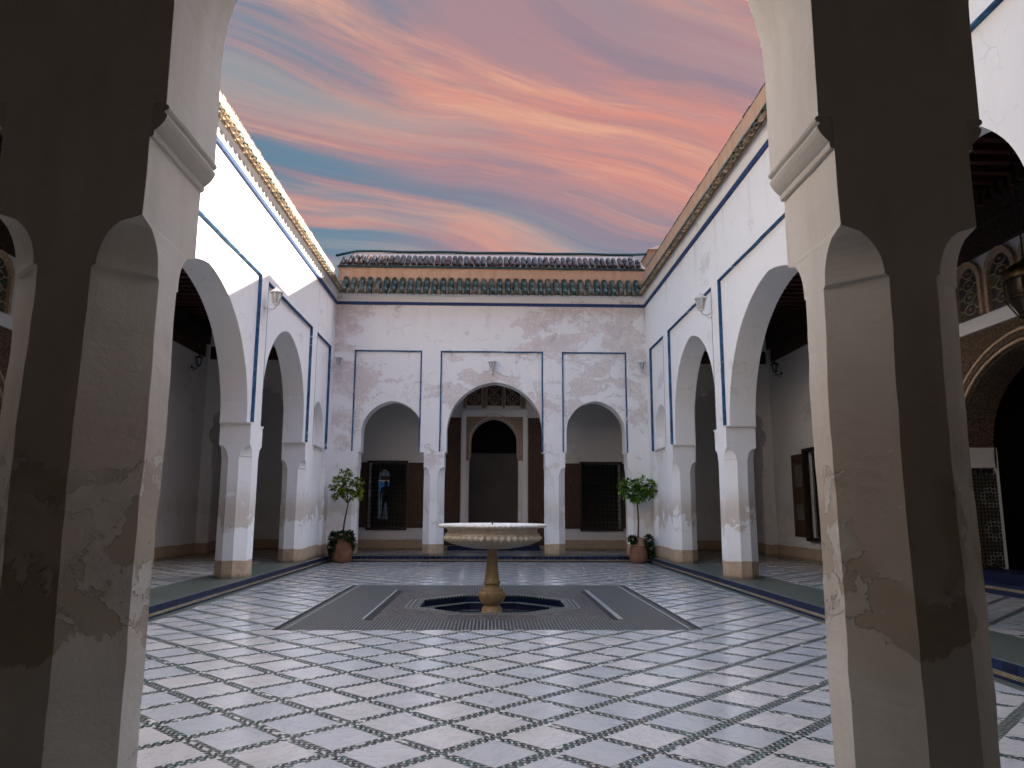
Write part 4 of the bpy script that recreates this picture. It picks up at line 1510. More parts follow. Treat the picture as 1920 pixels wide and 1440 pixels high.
# door leaves folded back on the wall
for (a, b) in ((-1.95, -1.09), (1.40, 2.26)):
    o = panel_leaf(rear, P_REAR, a, b, 0.34, 4.98, -0.055, 'wood', "door_leaf", ((0.03, 0.16), (0.19, 0.60), (0.63, 0.97)))
    rg = MB()
    uc_ = (a + b) / 2
    big_ = arch_pts(a + 0.16, b - 0.16, 1.3, 3.2, 16)
    sm_ = arch_pts(a + 0.20, b - 0.20, 1.3, 3.15, 16)
    rg.prism(big_ + sm_[::-1], P_REAR, -0.075, -0.05)
    rg.build("arch_relief", 'wood', o)
st = MB()
st.prism([(-1.5, ZF - 0.01), (1.8, ZF - 0.01), (1.8, 0.33), (-1.5, 0.33)], P_REAR, -0.32, -0.08)
st.build("door_step", 'navy', rear)
# windows: frame, iron grille, shutters
for wi, (a, b, z0, z1) in enumerate(WIN):
    mb = MB()
    for q in ([(a - .07, z0 - .07), (b + .07, z0 - .07), (b + .07, z0), (a - .07, z0)], [(a - .07, z1), (b + .07, z1), (b + .07, z1 + .07), (a - .07, z1 + .07)],
              [(a - .07, z0 + .001), (a, z0 + .001), (a, z1 - .001), (a - .07, z1 - .001)], [(b, z0 + .001), (b + .07, z0 + .001), (b + .07, z1 - .001), (b, z1 - .001)]):
        mb.prism(q, P_REAR, -0.06, 0.02)
    w = mb.build("window_frame", 'wood_dark', rear)
    gr_ = MB()
    lattice(gr_, a, b, z0, z1, P_REAR, 0.10, 0.118, 9, 15, 0.008)
    for i in range(9):
        for zc_ in (z0 + 0.42, z0 + 1.55, z0 + 2.0):
            u = a + (b - a) * (i + 0.5) / 9
            gr_.tube([P_REAR(u + 0.055 * math.cos(k * math.pi / 4), 0.109, zc_ + 0.055 * math.sin(k * math.pi / 4)) for k in range(9)], 0.006, 4)
    gr_.build("iron_grille", 'iron', w)
    panel_leaf(w, P_REAR, a - 0.72, a - 0.08, z0 + 0.02, z1 + 0.0, -0.055, 'wood', "shutter", ((0.03, 0.17), (0.20, 0.26), (0.29, 0.46), (0.50, 0.97)))
    panel_leaf(w, P_REAR, b + 0.08, b + 0.72, z0 + 0.02, z1 + 0.0, -0.055, 'wood', "shutter", ((0.03, 0.17), (0.20, 0.26), (0.29, 0.46), (0.50, 0.97)))
at_origin(rear)
for c in rear.children:
    for k in c.children:
        pass

# rooms behind the rear wall
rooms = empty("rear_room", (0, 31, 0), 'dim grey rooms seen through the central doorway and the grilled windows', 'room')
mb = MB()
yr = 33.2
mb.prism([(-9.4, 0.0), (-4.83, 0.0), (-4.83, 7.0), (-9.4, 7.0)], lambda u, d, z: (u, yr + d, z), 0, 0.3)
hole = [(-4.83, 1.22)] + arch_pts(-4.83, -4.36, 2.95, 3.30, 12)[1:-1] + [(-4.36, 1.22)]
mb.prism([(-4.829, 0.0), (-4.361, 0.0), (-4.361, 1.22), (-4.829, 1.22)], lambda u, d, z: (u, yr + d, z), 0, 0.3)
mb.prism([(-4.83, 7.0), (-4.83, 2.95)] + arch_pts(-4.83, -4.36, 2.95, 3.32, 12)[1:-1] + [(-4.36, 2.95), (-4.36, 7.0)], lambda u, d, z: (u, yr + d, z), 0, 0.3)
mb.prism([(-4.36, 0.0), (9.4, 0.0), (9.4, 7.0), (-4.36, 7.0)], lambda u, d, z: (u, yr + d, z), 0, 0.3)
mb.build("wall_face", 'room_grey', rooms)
mb = MB()
mb.box((-9.4, GY + 0.56, 7.0), (9.4, yr + 0.3, 7.2))
mb.build("ceiling", 'wood_dark', rooms)
mb = MB()
mb.box((-9.4, GY + 0.56, -0.1), (9.4, yr, ZF - 0.002))
mb.build("floor", 'grout', rooms)
for x in (-9.5, -2.3, 2.6, 9.3):
    MB().box((x, GY + 0.552, 0), (x + 0.15, yr - 0.002, 7.0)).build("partition_wall", 'inner', rooms)
MB().box((-2.14, yr - 0.12, 4.05), (2.59, yr - 0.003, 6.99)).build("upper_panel", 'dark_panel', rooms)  # dark panel over the upper part of the room's far wall
at_origin(rooms)
# little terrace behind the left window
terr = MB()
terr.box((-8.0, yr + 0.31, -0.5), (-1.5, yr + 4.0, 1.20))
MB().box((-8.0, yr + 0.31, 4.7), (-1.5, yr + 3.9, 4.85)).build("sun_blocker", 'wood_dark', bw) if False else None
tag(terr.build("terrace", 'grout'), 'raised terrace outside the far window', kind='structure')
bw = empty("painted_wall", (-4.8, yr + 3.2, 0), 'pale wall with a bright blue shutter glimpsed behind the silhouetted person', 'wall')
MB().box((-8.0, yr + 3.2, 1.2), (-1.5, yr + 3.5, 4.6)).build("wall_face", 'slate', bw)
MB().box((-3.7, yr + 0.32, 1.2), (-3.5, yr + 3.19, 4.6)).build("side_wall", 'slate', bw)  # unseen wall added to stop the sun reaching the terrace sideways
MB().box((-8.0, yr + 1.5, 4.61), (-1.5, yr + 3.9, 4.75)).build("sun_blocker", 'wood_dark', bw)  # unseen slab added overhead to dim the terrace
MB().box((-5.5, yr + 3.14, 2.45), (-4.35, yr + 3.197, 2.92)).build("blue_shutter", 'blue_door', bw)
MB().box((-5.5, yr + 3.13, 2.93), (-4.30, yr + 3.197, 2.99)).build("yellow_lintel", 'yellow', bw)
MB().box((-5.2, yr + 3.13, 3.0), (-4.3, yr + 3.197, 3.16)).build("grey_shelf", 'iron', bw)
at_origin(bw)


# person silhouetted on that terrace
def person():
    root = empty("person", (-4.60, yr + 0.75, 1.20), 'person coloured near black as a backlit silhouette behind a window grille', 'person')
    V = {'pelvis': (0, 0, .86), 'waist': (0, 0, 1.02), 'chest': (0, 0, 1.24), 'neck': (0, 0, 1.42), 'head': (0, -.01, 1.53), 'top': (0, -.01, 1.64),
         'hl': (-.09, 0, .82), 'kl': (-.11, -.01, .45), 'al': (-.12, .01, .08), 'fl': (-.13, -.12, .03), 'hr': (.09, 0, .82), 'kr': (.12, -.01, .45), 'ar': (.14, .01, .08), 'fr': (.15, -.12, .03),
         'sl': (-.17, 0, 1.34), 'el': (-.24, .01, 1.08), 'wl': (-.22, -.06, .86), 'dl': (-.21, -.09, .78), 'sr': (.17, 0, 1.34), 'er': (.24, .01, 1.08), 'wr': (.22, -.06, .86), 'dr': (.21, -.09, .78)}
    rad = {'pelvis': .19, 'waist': .17, 'chest': .19, 'neck': .055, 'head': .085, 'top': .07, 'hl': .09, 'kl': .06, 'al': .042, 'fl': .035, 'sl': .06, 'el': .042, 'wl': .03, 'dl': .035}
    E_ = [('pelvis', 'waist'), ('waist', 'chest'), ('chest', 'neck'), ('neck', 'head'), ('head', 'top'), ('pelvis', 'hl'), ('hl', 'kl'), ('kl', 'al'), ('al', 'fl'), ('pelvis', 'hr'), ('hr', 'kr'), ('kr', 'ar'), ('ar', 'fr'),
          ('chest', 'sl'), ('sl', 'el'), ('el', 'wl'), ('wl', 'dl'), ('chest', 'sr'), ('sr', 'er'), ('er', 'wr'), ('wr', 'dr')]
    ks = list(V)
    me = bpy.data.meshes.new("body")
    me.from_pydata([V[k] for k in ks], [(ks.index(a), ks.index(b)) for a, b in E_], [])
    o = mesh_obj("body", me, 'silhouette', root)  # whole body near black: the backlit silhouette is put into its colour
    md = o.modifiers.new("skin", 'SKIN')
    for i, k in enumerate(ks):
        r_ = rad.get(k) or rad[k[0] + 'l']
        me.skin_vertices[0].data[i].radius = (r_, r_ * 0.85)
        me.skin_vertices[0].data[i].use_root = (k == 'pelvis')
    o.modifiers.new("sub", 'SUBSURF').levels = 1
    h = MB()
    h.lathe([(0.02, 1.475), (0.065, 1.50), (0.082, 1.56), (0.072, 1.63), (0.03, 1.672)], 12, (0, 0.012, 0))
    h.build("hair", 'silhouette', root)


person()


# side gallery outer walls
def ornate_bay(P, root, sgn):
    """carved arched doorway with stained windows above, at Y 10.7..14.2"""
    yc, hw = 12.62, 2.06
    # carved field
    f = MB()
    ap = arch_pts(yc - hw, yc + hw, 2.85, 4.55, 28)
    f.prism([(yc - hw - .32, 4.98), (yc - hw - .32, 2.85)] + ap + [(yc + hw + .32, 2.85), (yc + hw + .32, 4.98)], P, -0.05, 0.002)
    f.build("carved_field", 'carved', root)
    for off, wd, mt, pr in ((0.0, 0.05, 'gold', 0.085), (0.08, 0.09, 'carved', 0.075), (0.19, 0.05, 'gold', 0.085)):
        b = MB()
        b.prism(arch_pts(yc - hw - off - wd, yc + hw + off + wd, 2.85, 4.55 + off + wd, 30) + arch_pts(yc - hw - off, yc + hw + off, 2.85, 4.55 + off, 30)[::-1], P, -pr, -0.045)
        b.build("arch_moulding", mt, root)
    # deep carved reveal
    b = MB()
    a1 = arch_pts(yc - hw, yc + hw, 2.85, 4.55, 28)
    a2 = arch_pts(yc - hw + .03, yc + hw - .03, 2.85, 4.52, 28)
    b.prism(a1 + a2[::-1], P, 0.003, 0.62)
    b.build("carved_reveal", 'carved', root)
    for u, s in ((yc - hw, 1), (yc + hw, -1)):
        lo, hi = min(u, u + s * .05), max(u, u + s * .05)
        c = MB()
        c.prism([(lo, 2.45), (hi, 2.45), (hi, 2.845), (lo, 2.845)], P, -0.02, 0.64)
        c.build("capital_block", 'inner', root)
        dd = MB()
        dd.prism([(lo, 0.55), (hi, 0.55), (hi, 2.32), (lo, 2.32)], P, 0.0, 0.60)
        for k in range(5):
            d_ = 0.03 + k * 0.12
            dd.add([P(hi if s > 0 else lo, d_, 2.32), P(hi if s > 0 else lo, d_ + .09, 2.32), P(hi if s > 0 else lo, d_ + .045, 2.43),
                    P((lo + hi) / 2, d_, 2.32), P((lo + hi) / 2, d_ + .09, 2.32), P((lo + hi) / 2, d_ + .045, 2.43)], [(0, 1, 2), (3, 5, 4), (0, 3, 4, 1), (1, 4, 5, 2), (2, 5, 3, 0)])
        dd.build("zellij_dado", 'dado', root)
        e = MB()
        e.prism([(lo, 0.5), (hi, 0.5), (hi, 2.85), (lo, 2.85)], P, 0.60, 0.66)
        e.build("white_edging", 'white', root)
    dw = MB()
    dw.prism([(yc + hw + .002, 0.55), (yc + hw + .9, 0.55), (yc + hw + .9, 2.32), (yc + hw + .002, 2.32)], P, -0.018, 0.002)
    dw.build("zellij_dado", 'dado', root)
    dw = MB()
    dw.prism([(yc - hw - .9, 0.55), (yc - hw - .002, 0.55), (yc - hw - .002, 2.32), (yc - hw - .9, 2.32)], P, -0.018, 0.002)
    dw.build("zellij_dado", 'dado', root)
    # steps
    s1 = MB()
    s1.prism([(yc - hw - .4, ZF - .01), (yc + hw + .4, ZF - .01), (yc + hw + .4, 0.36), (yc - hw - .4, 0.36)], P, -0.38, 0.0)
    s1.build("door_step", 'navy', root)
    s2 = MB()
    s2.prism([(yc - hw - .4, 0.255), (yc + hw + .4, 0.255), (yc + hw + .4, 0.30), (yc - hw - .4, 0.30)], P, -0.385, -0.3)
    s2.build("step_mosaic", 'kerb_mosaic', root)
    s3 = MB()
    s3.prism([(yc - hw - .2, 0.361), (yc + hw + .2, 0.361), (yc + hw + .2, 0.52), (yc - hw - .2, 0.52)], P, -0.06, 0.66)
    s3.build("door_step", 'navy', root)
    # white string and row of windows
    b = MB()
    b.prism([(yc - 2.3, 5.00), (yc + 2.3, 5.00), (yc + 2.3, 5.24), (yc - 2.3, 5.24)], P, -0.06, 0.002)
    b.build("white_string", 'white', root)
    for k in range(4):
        u0 = yc - 1.82 + k * 0.94
        w_ = 0.66
        ap = arch_pts(u0, u0 + w_, 5.28, 6.28, 16)
        ao = arch_pts(u0 - .09, u0 + w_ + .09, 5.28, 6.40, 16)
        gm = MB()
        gm.prism(ap, P, -0.012, 0.002)
        wv = gm.build("window", 'stained', root)
        fm = MB()
        fm.prism(ao + ap[::-1], P, -0.09, -0.001)
        fm.build("window_frame", 'gold', wv)
        lt = MB()
        # octagon tracery
        for j in range(4):
            zc_ = 5.46 + j * 0.24
            uc_ = u0 + w_ / 2
            pts = [P(uc_ + 0.17 * math.cos(R(22.5 + 45 * a_)), -0.03, zc_ + 0.105 * math.sin(R(22.5 + 45 * a_))) for a_ in range(9)]
            lt.tube(pts, 0.013, 5)
            lt.tube([P(uc_ - 0.33, -0.03, zc_), P(uc_ - 0.16, -0.03, zc_)], 0.013, 5)
            lt.tube([P(uc_ + 0.16, -0.03, zc_), P(uc_ + 0.33, -0.03, zc_)], 0.013, 5)
            bs = MB()
            lt.lathe([(0.028, -0.02), (0.03, 0.0), (0.02, 0.02)], 8, P(uc_, -0.03, zc_))
        lt.build("tracery", 'gold', wv)
    # carved cedar friezes up to the ceiling
    b = MB()
    b.prism([(yc - 2.3, 6.42), (yc + 2.3, 6.42), (yc + 2.3, 6.86), (yc - 2.3, 6.86)], P, -0.10, 0.002)
    b.build("carved_frieze", 'carved_dark', root)
    b = MB()
    b.prism([(yc - 2.3, 6.865), (yc + 2.3, 6.865), (yc + 2.3, 7.42), (yc - 2.3, 7.42)], P, -0.22, 0.002)
    b.build("carved_frieze", 'carved_dark', root)
    cme = None
    for k in range(20):
        u = yc - 2.2 + k * 0.23
        if cme is None:
            cb = MB()
            cb.prism([(u, 7.18), (u + .12, 7.18), (u + .12, 7.40), (u, 7.40)], P, -0.36, -0.225)
            cme = cb.mesh("corbel")
            cme.materials.append(MAT['wood_red'])
            u_first = u
        o = bpy.data.objects.new("corbel", cme)
        o.location = (0, u - u_first, 0)
        link(o, root)
    # dark room behind the door
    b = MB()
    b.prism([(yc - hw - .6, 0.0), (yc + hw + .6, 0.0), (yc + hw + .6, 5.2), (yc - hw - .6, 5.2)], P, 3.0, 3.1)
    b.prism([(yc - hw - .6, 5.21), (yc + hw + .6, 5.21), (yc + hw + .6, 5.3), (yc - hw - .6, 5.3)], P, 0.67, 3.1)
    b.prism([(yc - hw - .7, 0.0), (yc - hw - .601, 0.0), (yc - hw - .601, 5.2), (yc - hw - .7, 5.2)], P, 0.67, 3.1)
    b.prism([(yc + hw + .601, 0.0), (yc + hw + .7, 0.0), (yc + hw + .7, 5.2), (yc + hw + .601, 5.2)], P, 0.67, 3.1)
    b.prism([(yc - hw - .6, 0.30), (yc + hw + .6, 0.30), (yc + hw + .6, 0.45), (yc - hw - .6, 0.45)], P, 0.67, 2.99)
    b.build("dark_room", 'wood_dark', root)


def cusped(u0, u1, zs, za, lobes=11):
    """scalloped arch outline from foot to foot"""
    a, cu = (u1 - u0) / 2, (u0 + u1) / 2
    pts = []
    N = lobes
    for i in range(N):
        a0 = math.pi - math.pi * i / N
        a1 = math.pi - math.pi * (i + 1) / N
        for k in range(6):
            f = k / 6
            an = a0 + (a1 - a0) * f
            rr = 1.0 + 0.075 * math.sin(math.pi * f)
            pts.append((cu + a * rr * math.cos(an) * 0.93, zs + (za - zs) * rr * math.sin(an) * 0.93 + 0.0))
    pts.append((cu + a * 0.93, zs))
    return pts


def gallery_side(sgn, label):
    P = (lambda u, d, z: (-GX - d, u, z)) if sgn < 0 else (lambda u, d, z: (GX + d, u, z))
    root = empty("gallery_wall", (sgn * GX, 14, 0), label, 'wall')
    yc, hw = 12.62, 2.06
    hole = [(yc - hw, ZF)] + arch_pts(yc - hw, yc + hw, 2.85, 4.55, 28) + [(yc + hw, ZF)]
    holes = [(yc - hw, yc + hw, hole)] + ([(20.55, 21.95, 0.85, 3.30)] if sgn > 0 else [])
    rect_hole_wall(P, FRY, GY, 0.0, 8.0, holes, 0.0, 0.6, 'inner', root)
    ornate_bay(P, root, sgn)
    if sgn > 0:
        # window with frame and open shutter
        a, b, z0, z1 = 20.55, 21.95, 0.85, 3.30
        mb = MB()
        for q in ([(a - .1, z0 - .1), (b + .1, z0 - .1), (b + .1, z0), (a - .1, z0)], [(a - .1, z1), (b + .1, z1), (b + .1, z1 + .1), (a - .1, z1 + .1)],
                  [(a - .1, z0 + .001), (a, z0 + .001), (a, z1 - .001), (a - .1, z1 - .001)], [(b, z0 + .001), (b + .1, z0 + .001), (b + .1, z1 - .001), (b, z1 - .001)]):
            mb.prism(q, P, -0.16, 0.02)
        w = mb.build("window_frame", 'wood_dark', root)
        gr_ = MB()
        lattice(gr_, a, b, z0, z1, P, 0.10, 0.118, 8, 13, 0.008)
        gr_.build("iron_grille", 'iron', w)
        bk = MB()
        bk.prism([(a + .001, z0 + .001), (b - .001, z0 + .001), (b - .001, z1 - .001), (a + .001, z1 - .001)], P, 0.135, 0.16)
        bk.build("dark_backing", 'smoke_glass', w)  # dark sheet standing in for the unlit space behind the grille
        panel_leaf(w, P, b + 0.12, b + 1.12, z0 + .0, z1 - .02, -0.07, 'wood', "shutter", ((0.03, 0.10), (0.12, 0.17), (0.42, 0.48), (0.50, 0.56), (0.90, 0.97)))
        for f0, f1 in ((0.20, 0.39), (0.60, 0.86)):
            iz0, iz1 = z0 + (z1 - z0) * f0, z0 + (z1 - z0) * f1
            il = MB()
            il.prism([(b + .36, iz0), (b + .86, iz0), (b + .86, iz1), (b + .36, iz1)], P, -0.082, -0.068)
            il.build("inlay_panel", 'inlay', w)
    # frieze board under the ceiling, along the plain stretch
    fz = MB()
    fz.prism([(14.8, 6.45), (24.3, 6.45), (24.3, 6.86), (14.8, 6.86)], P, -0.07, 0.002)
    fz.build("frieze_board", 'wood', root)
    fz = MB()
    fz.prism([(14.8, 6.87), (24.3, 6.87), (24.3, 7.38), (14.8, 7.38)], P, -0.20, 0.002)
    fz.build("carved_frieze", 'carved_dark', root)
    at_origin(root)
    # scalloped cross arch at the end of the gallery
    ca = empty("cross_arch", (sgn * 7.5, YB, 0), 'scalloped white cross arch at the end of the gallery behind the ' + ('sunlit' if sgn < 0 else 'orange topped') + ' side wall', 'arch')
    lo, hi = 5.78, GX + 0.02
    u0, u1 = 6.35, 9.12
    Pc = lambda u, d, z: (sgn * u, YB + 0.3 + d, z)
    pts = cusped(u0, u1, 3.75, 5.72)
    outl = [(lo, 8.0), (lo, 3.72), (u0 + 0.02, 3.72), (u0 + 0.02, 3.75)] + pts + [(u1 - 0.02, 3.72), (hi, 3.72), (hi, 8.0)]
    outl = [outl[0]] + [p for i, p in enumerate(outl[1:], 1) if math.hypot(p[0] - outl[i - 1][0], p[1] - outl[i - 1][1]) > 1e-4]
    mb = MB()
    mb.prism(outl, Pc, 0.0, 0.5)
    mb.build("wall_face", 'inner', ca)
    Pp = lambda u, d, z: (sgn * u, YB + 0.3 + d, z)
    pier(Pp, u1 - 0.16, hi + 0.2, 'inner', ca, z1=3.72, ch=0.14, d1=0.5, bevel=0)
    pier(Pp, lo - 0.2, u0 + 0.16, 'inner', ca, z1=3.72, ch=0.1, d1=0.5, bevel=0)
    fz = MB()
    fz.prism([(lo, 6.45), (hi - .12, 6.45), (hi - .12, 6.86), (lo, 6.86)], Pc, -0.07, 0.002)
    fz.build("frieze_board", 'wood', ca)
    at_origin(ca)
    pw = MB()
    pw.box((min(sgn * 5.62, sgn * 5.76), YB + TH + .003, 0.0), (max(sgn * 5.62, sgn * 5.76), GY - .003, 7.4))
    pw.build("partition_wall", 'inner', ca)  # partition added to block light and darken the corner behind the cross arch
    # ceiling with close-set beams
    ce = empty("gallery_ceiling", (sgn * 7.5, 14, 7.5))
    tag(ce, ('left' if sgn < 0 else 'right') + ' gallery ceiling of dark boards on red brown beams', kind='structure')
    MB().box((min(sgn * 5.6, sgn * 9.9), FRY, 7.62), (max(sgn * 5.6, sgn * 9.9), GY + 0.5, 7.9)).build("ceiling_boards", 'wood_dark', ce)
    bm_ = MB().box((min(sgn * 5.78, sgn * 9.28), -0.07, 7.42), (max(sgn * 5.78, sgn * 9.28), 0.07, 7.618)).mesh("beam")
    bm_.materials.append(MAT['wood_red'])
    for i in range(62):
        y = 3.6 + i * 0.39
        if y > GY - 0.2:
            break
        o = bpy.data.objects.new("beam", bm_)
        o.location = (0, y, 0)
        link(o, ce)
    at_origin(ce)
    for o in ce.children:
        pass


gallery_side(-1, 'plain plaster gallery wall behind the sunlit side wall, without any window shutter')
gallery_side(1, 'gallery wall with a carved doorway, coloured windows and an inlaid wooden shutter')

# rear and front gallery ceilings, near gallery enclosure
ce = empty("gallery_ceiling", (0, 26, 7))
tag(ce, 'dark timber ceiling of the rear gallery behind the back arches', kind='structure')
MB().box((-5.6, YB + TH, 6.70), (5.6, GY, 6.95)).build("ceiling_boards", 'wood_dark', ce)
for i in range(24):
    x = -5.2 + i * 0.45
    MB().box((x - .06, YB + TH + .002, 6.5), (x + .06, GY - .001, 6.698)).build("beam", 'wood_red', ce)
MB().box((-5.6, YB + TH, 8.0), (5.6, GY + 0.5, 8.2)).build("roof_slab", 'orange', ce)
MB().box((-5.6, GY - 0.22, 6.2), (-1.35, GY - 0.002, 6.49)).build("frieze_board", 'carved_dark', ce)
MB().box((1.60, GY - 0.22, 6.2), (5.6, GY - 0.002, 6.49)).build("frieze_board", 'carved_dark', ce)
at_origin(ce)
ce = empty("gallery_ceiling", (0, 1, 7))
tag(ce, 'dark timber ceiling of the near gallery over the camera', kind='structure')
MB().box((-5.6, FRY - 0.3, 6.70), (5.6, YF - TH, 6.95)).build("ceiling_boards", 'wood_dark', ce)
MB().box((-5.6, FRY - 0.3, 8.0), (5.6, YF - TH, 8.2)).build("roof_slab", 'orange', ce)
at_origin(ce)
nw = empty("gallery_wall", (0, FRY, 0), 'plain outer wall of the near gallery behind the camera', 'wall')
MB().box((-GX, FRY - 0.4, 0), (GX, FRY, 8.0)).build("wall_face", 'tadelakt', nw)
at_origin(nw)

# ------------------------------------------------------------------ unseen block added beyond the right wall, shaped to cast the roof-like shade
DS = 10.0 + XW
TT = math.tan(SUN_EL) / math.cos(SUN_AZ)
TA = math.tan(SUN_AZ)
hs = empty("shadow_caster", (11, 26, 0), 'unseen house-like block added behind the wall with orange parapet, shaped to cast a roof shadow', 'shadow caster')
shadow = [(10.0, 4.55), (12.0, 4.62), (14.7, 5.88), (16.95, 6.98), (18.6, 6.95), (21.4, 8.25), (23.2, 8.95), (26.0, 10.2), (30.0, 10.4)]
prf = [(yy + TA * DS, zz + TT * DS) for yy, zz in shadow]
outl = [(prf[0][0], 0.0)] + prf + [(prf[-1][0], 0.0)]
mb = MB()
mb.prism(outl, lambda u, d, z: (10.0 + d, u, z), 0.0, 5.0)
mb.build("shadow_block", 'orange', hs)
at_origin(hs)
# turret peeping over the right parapet near the far corner
tr = empty("roof_turret", (6.2, 26.6, 0), 'small orange plaster turret peeping over the end of the orange parapet', 'turret')
MB().box((5.72, 26.2, 8.0), (7.2, 27.6, 10.95)).build("turret_wall", 'orange', tr)
mb = MB()
mb.add([(5.66, 26.14, 10.955), (7.26, 26.14, 10.955), (7.26, 27.66, 10.955), (5.66, 27.66, 10.955), (6.3, 26.7, 11.35), (6.8, 26.7, 11.35), (6.8, 27.1, 11.35), (6.3, 27.1, 11.35)],
       [(0, 3, 2, 1), (4, 5, 6, 7), (0, 1, 5, 4), (1, 2, 6, 5), (2, 3, 7, 6), (3, 0, 4, 7)])
mb.build("turret_cap", 'orange', tr)
MB().box((5.9, 26.17, 10.35), (6.02, 26.21, 10.62)).build("turret_slit", 'wood_dark', tr)
at_origin(tr)

# ------------------------------------------------------------------ FOUNTAIN
FX, FY = 0.05, 13.62
ft = empty("fountain", (FX, FY, 0), 'marble fountain with a wide fluted bowl on an ochre stained baluster stem', 'fountain')


def fl(n, amp, idx):
    return lambda a, i: 1.0 + (amp[i] if i < len(amp) else 0) * (abs(math.cos(a * n / 2)) - 0.5)


NB = 46
bprof = [(0.10, 0.925), (0.30, 0.935), (0.50, 0.965), (0.68, 1.015), (0.80, 1.065), (0.848, 1.110), (0.846, 1.140), (0.825, 1.163), (0.835, 1.170), (0.838, 1.185), (0.82, 1.195)]
bamp = [0, 0.03, 0.05, 0.065, 0.075, 0.07, 0.055, 0.02, 0, 0, 0]
MB().lathe(bprof, NB * 6, flute=fl(NB, bamp, 0)).build("bowl", 'bowl', ft)
nprof = [(0.82, 1.196), (0.795, 1.215), (0.785, 1.25), (0.80, 1.275), (0.83, 1.288)]
MB().lathe(nprof, 96).build("bowl_neck", 'bowl', ft)
rprof = [(0.83, 1.289), (0.90, 1.293), (0.938, 1.305), (0.952, 1.325), (0.945, 1.345), (0.92, 1.358), (0.86, 1.362), (0.80, 1.33), (0.72, 1.25), (0.45, 1.18), (0.10, 1.165)]
ramp_ = [0, 0.01, 0.022, 0.026, 0.022, 0.008, 0, 0, 0, 0, 0]
MB().lathe(rprof, 64 * 6, flute=fl(64, ramp_, 0)).build("bowl_rim", 'bowl_rim', ft)
sprof = [(0.105, 0.93), (0.088, 0.90), (0.087, 0.80), (0.094, 0.68), (0.106, 0.56), (0.122, 0.44), (0.134, 0.375), (0.146, 0.368), (0.149, 0.350), (0.142, 0.333), (0.128, 0.328), (0.132, 0.29), (0.140, 0.262), (0.150, 0.255)]
MB().lathe(sprof[::-1], 48).build("stem", 'stem', ft)
NK = 30
kprof = [(0.135, -0.025), (0.165, 0.0), (0.200, 0.05), (0.222, 0.11), (0.226, 0.155), (0.212, 0.20), (0.190, 0.226), (0.195, 0.235), (0.165, 0.256)]
kamp = [0, 0.05, 0.07, 0.08, 0.08, 0.05, 0.0, 0, 0]
MB().lathe(kprof, NK * 6, flute=fl(NK, kamp, 0)).build("bulb", 'stem', ft)
fprof = [(0.20, -0.29), (0.20, -0.19), (0.188, -0.165), (0.172, -0.155), (0.170, -0.075), (0.160, -0.06), (0.135, -0.05), (0.128, -0.026)]
MB().lathe(fprof, 48).build("foot", 'stem', ft)
MB().lathe([(0.012, 1.16), (0.012, 1.40), (0.02, 1.405), (0.018, 1.425)], 10).build("spout", 'iron', ft)

# ------------------------------------------------------------------ POTS AND TREES


def leaf_blob(mb, c, L, W, dirv, droop=0.25):
    dirv = dirv.normalized()
    ref = Vector((0, 0, 1)) if abs(dirv.z) < 0.95 else Vector((1, 0, 0))
    s = dirv.cross(ref).normalized()
    nrm = s.cross(dirv).normalized()
    s = (s + nrm * random.uniform(-.7, .7)).normalized()
    up = dirv.cross(s).normalized()
    b = c
    mid = c + dirv * L * 0.5 + up * L * 0.06
    tip = c + dirv * L - Vector((0, 0, L * droop))
    vs = [b, c + dirv * L * 0.32 + s * W * 0.46 + up * W * .12, c + dirv * L * 0.68 + s * W * 0.40 + up * W * .08 - Vector((0, 0, L * droop * .4)), tip,
          c + dirv * L * 0.68 - s * W * 0.40 + up * W * .08 - Vector((0, 0, L * droop * .4)), c + dirv * L * 0.32 - s * W * 0.46 + up * W * .12, mid]
    mb.add(vs, [(0, 1, 6), (1, 2, 6), (2, 3, 6), (3, 4, 6), (4, 5, 6), (5, 0, 6)], True)


def citrus(loc, label, clumps, trunk_top, seed, mat, lean=(0, 0), nleaf=60):
    random.seed(seed)
    root = empty("citrus_tree", loc, label, 'tree', 'potted citrus trees')
    tt = Vector(trunk_top)
    base = Vector((0, 0, -0.05))
    pts = [base + (tt - base) * f + Vector((0.015 * math.sin(f * 5 + seed), 0.012 * math.cos(f * 4), 0)) for f in [i / 8 for i in range(9)]]
    tb = MB().tube(pts, [0.030 - 0.010 * i / 8 for i in range(9)], 8)
    tb.build("trunk", 'bark', root)
    br = MB()
    lf = MB()
    for (c, rx, rz, n) in clumps:
        c = Vector(c)
        br.tube([tt - Vector((0, 0, .05)), tt + (c - tt) * 0.5 + Vector((0, 0, .03)), c], [0.016, 0.011, 0.006], 6)
        for k in range(n):
            v = Vector((random.gauss(0, 1), random.gauss(0, 1), random.gauss(0, 1))).normalized() * random.uniform(0.25, 1.0) ** 0.6
            p = c + Vector((v.x * rx, v.y * rx, v.z * rz))
            if k % 3 == 0:
                br.tube([c + (p - c) * 0.1, c + (p - c) * 0.55 + Vector((0, 0, .02)), p], [0.006, 0.004, 0.002], 4)
            for q in range(random.randint(5, 8)):
                dv = Vector((random.uniform(-1, 1), random.uniform(-1, 1), random.uniform(-.5, .7))) + v * 0.7
                leaf_blob(lf, p, random.uniform(0.10, 0.165), random.uniform(0.050, 0.078), dv)
    br.build("branches", 'bark', root)
    lf.build("crown", mat, root, recalc=False)
    return root


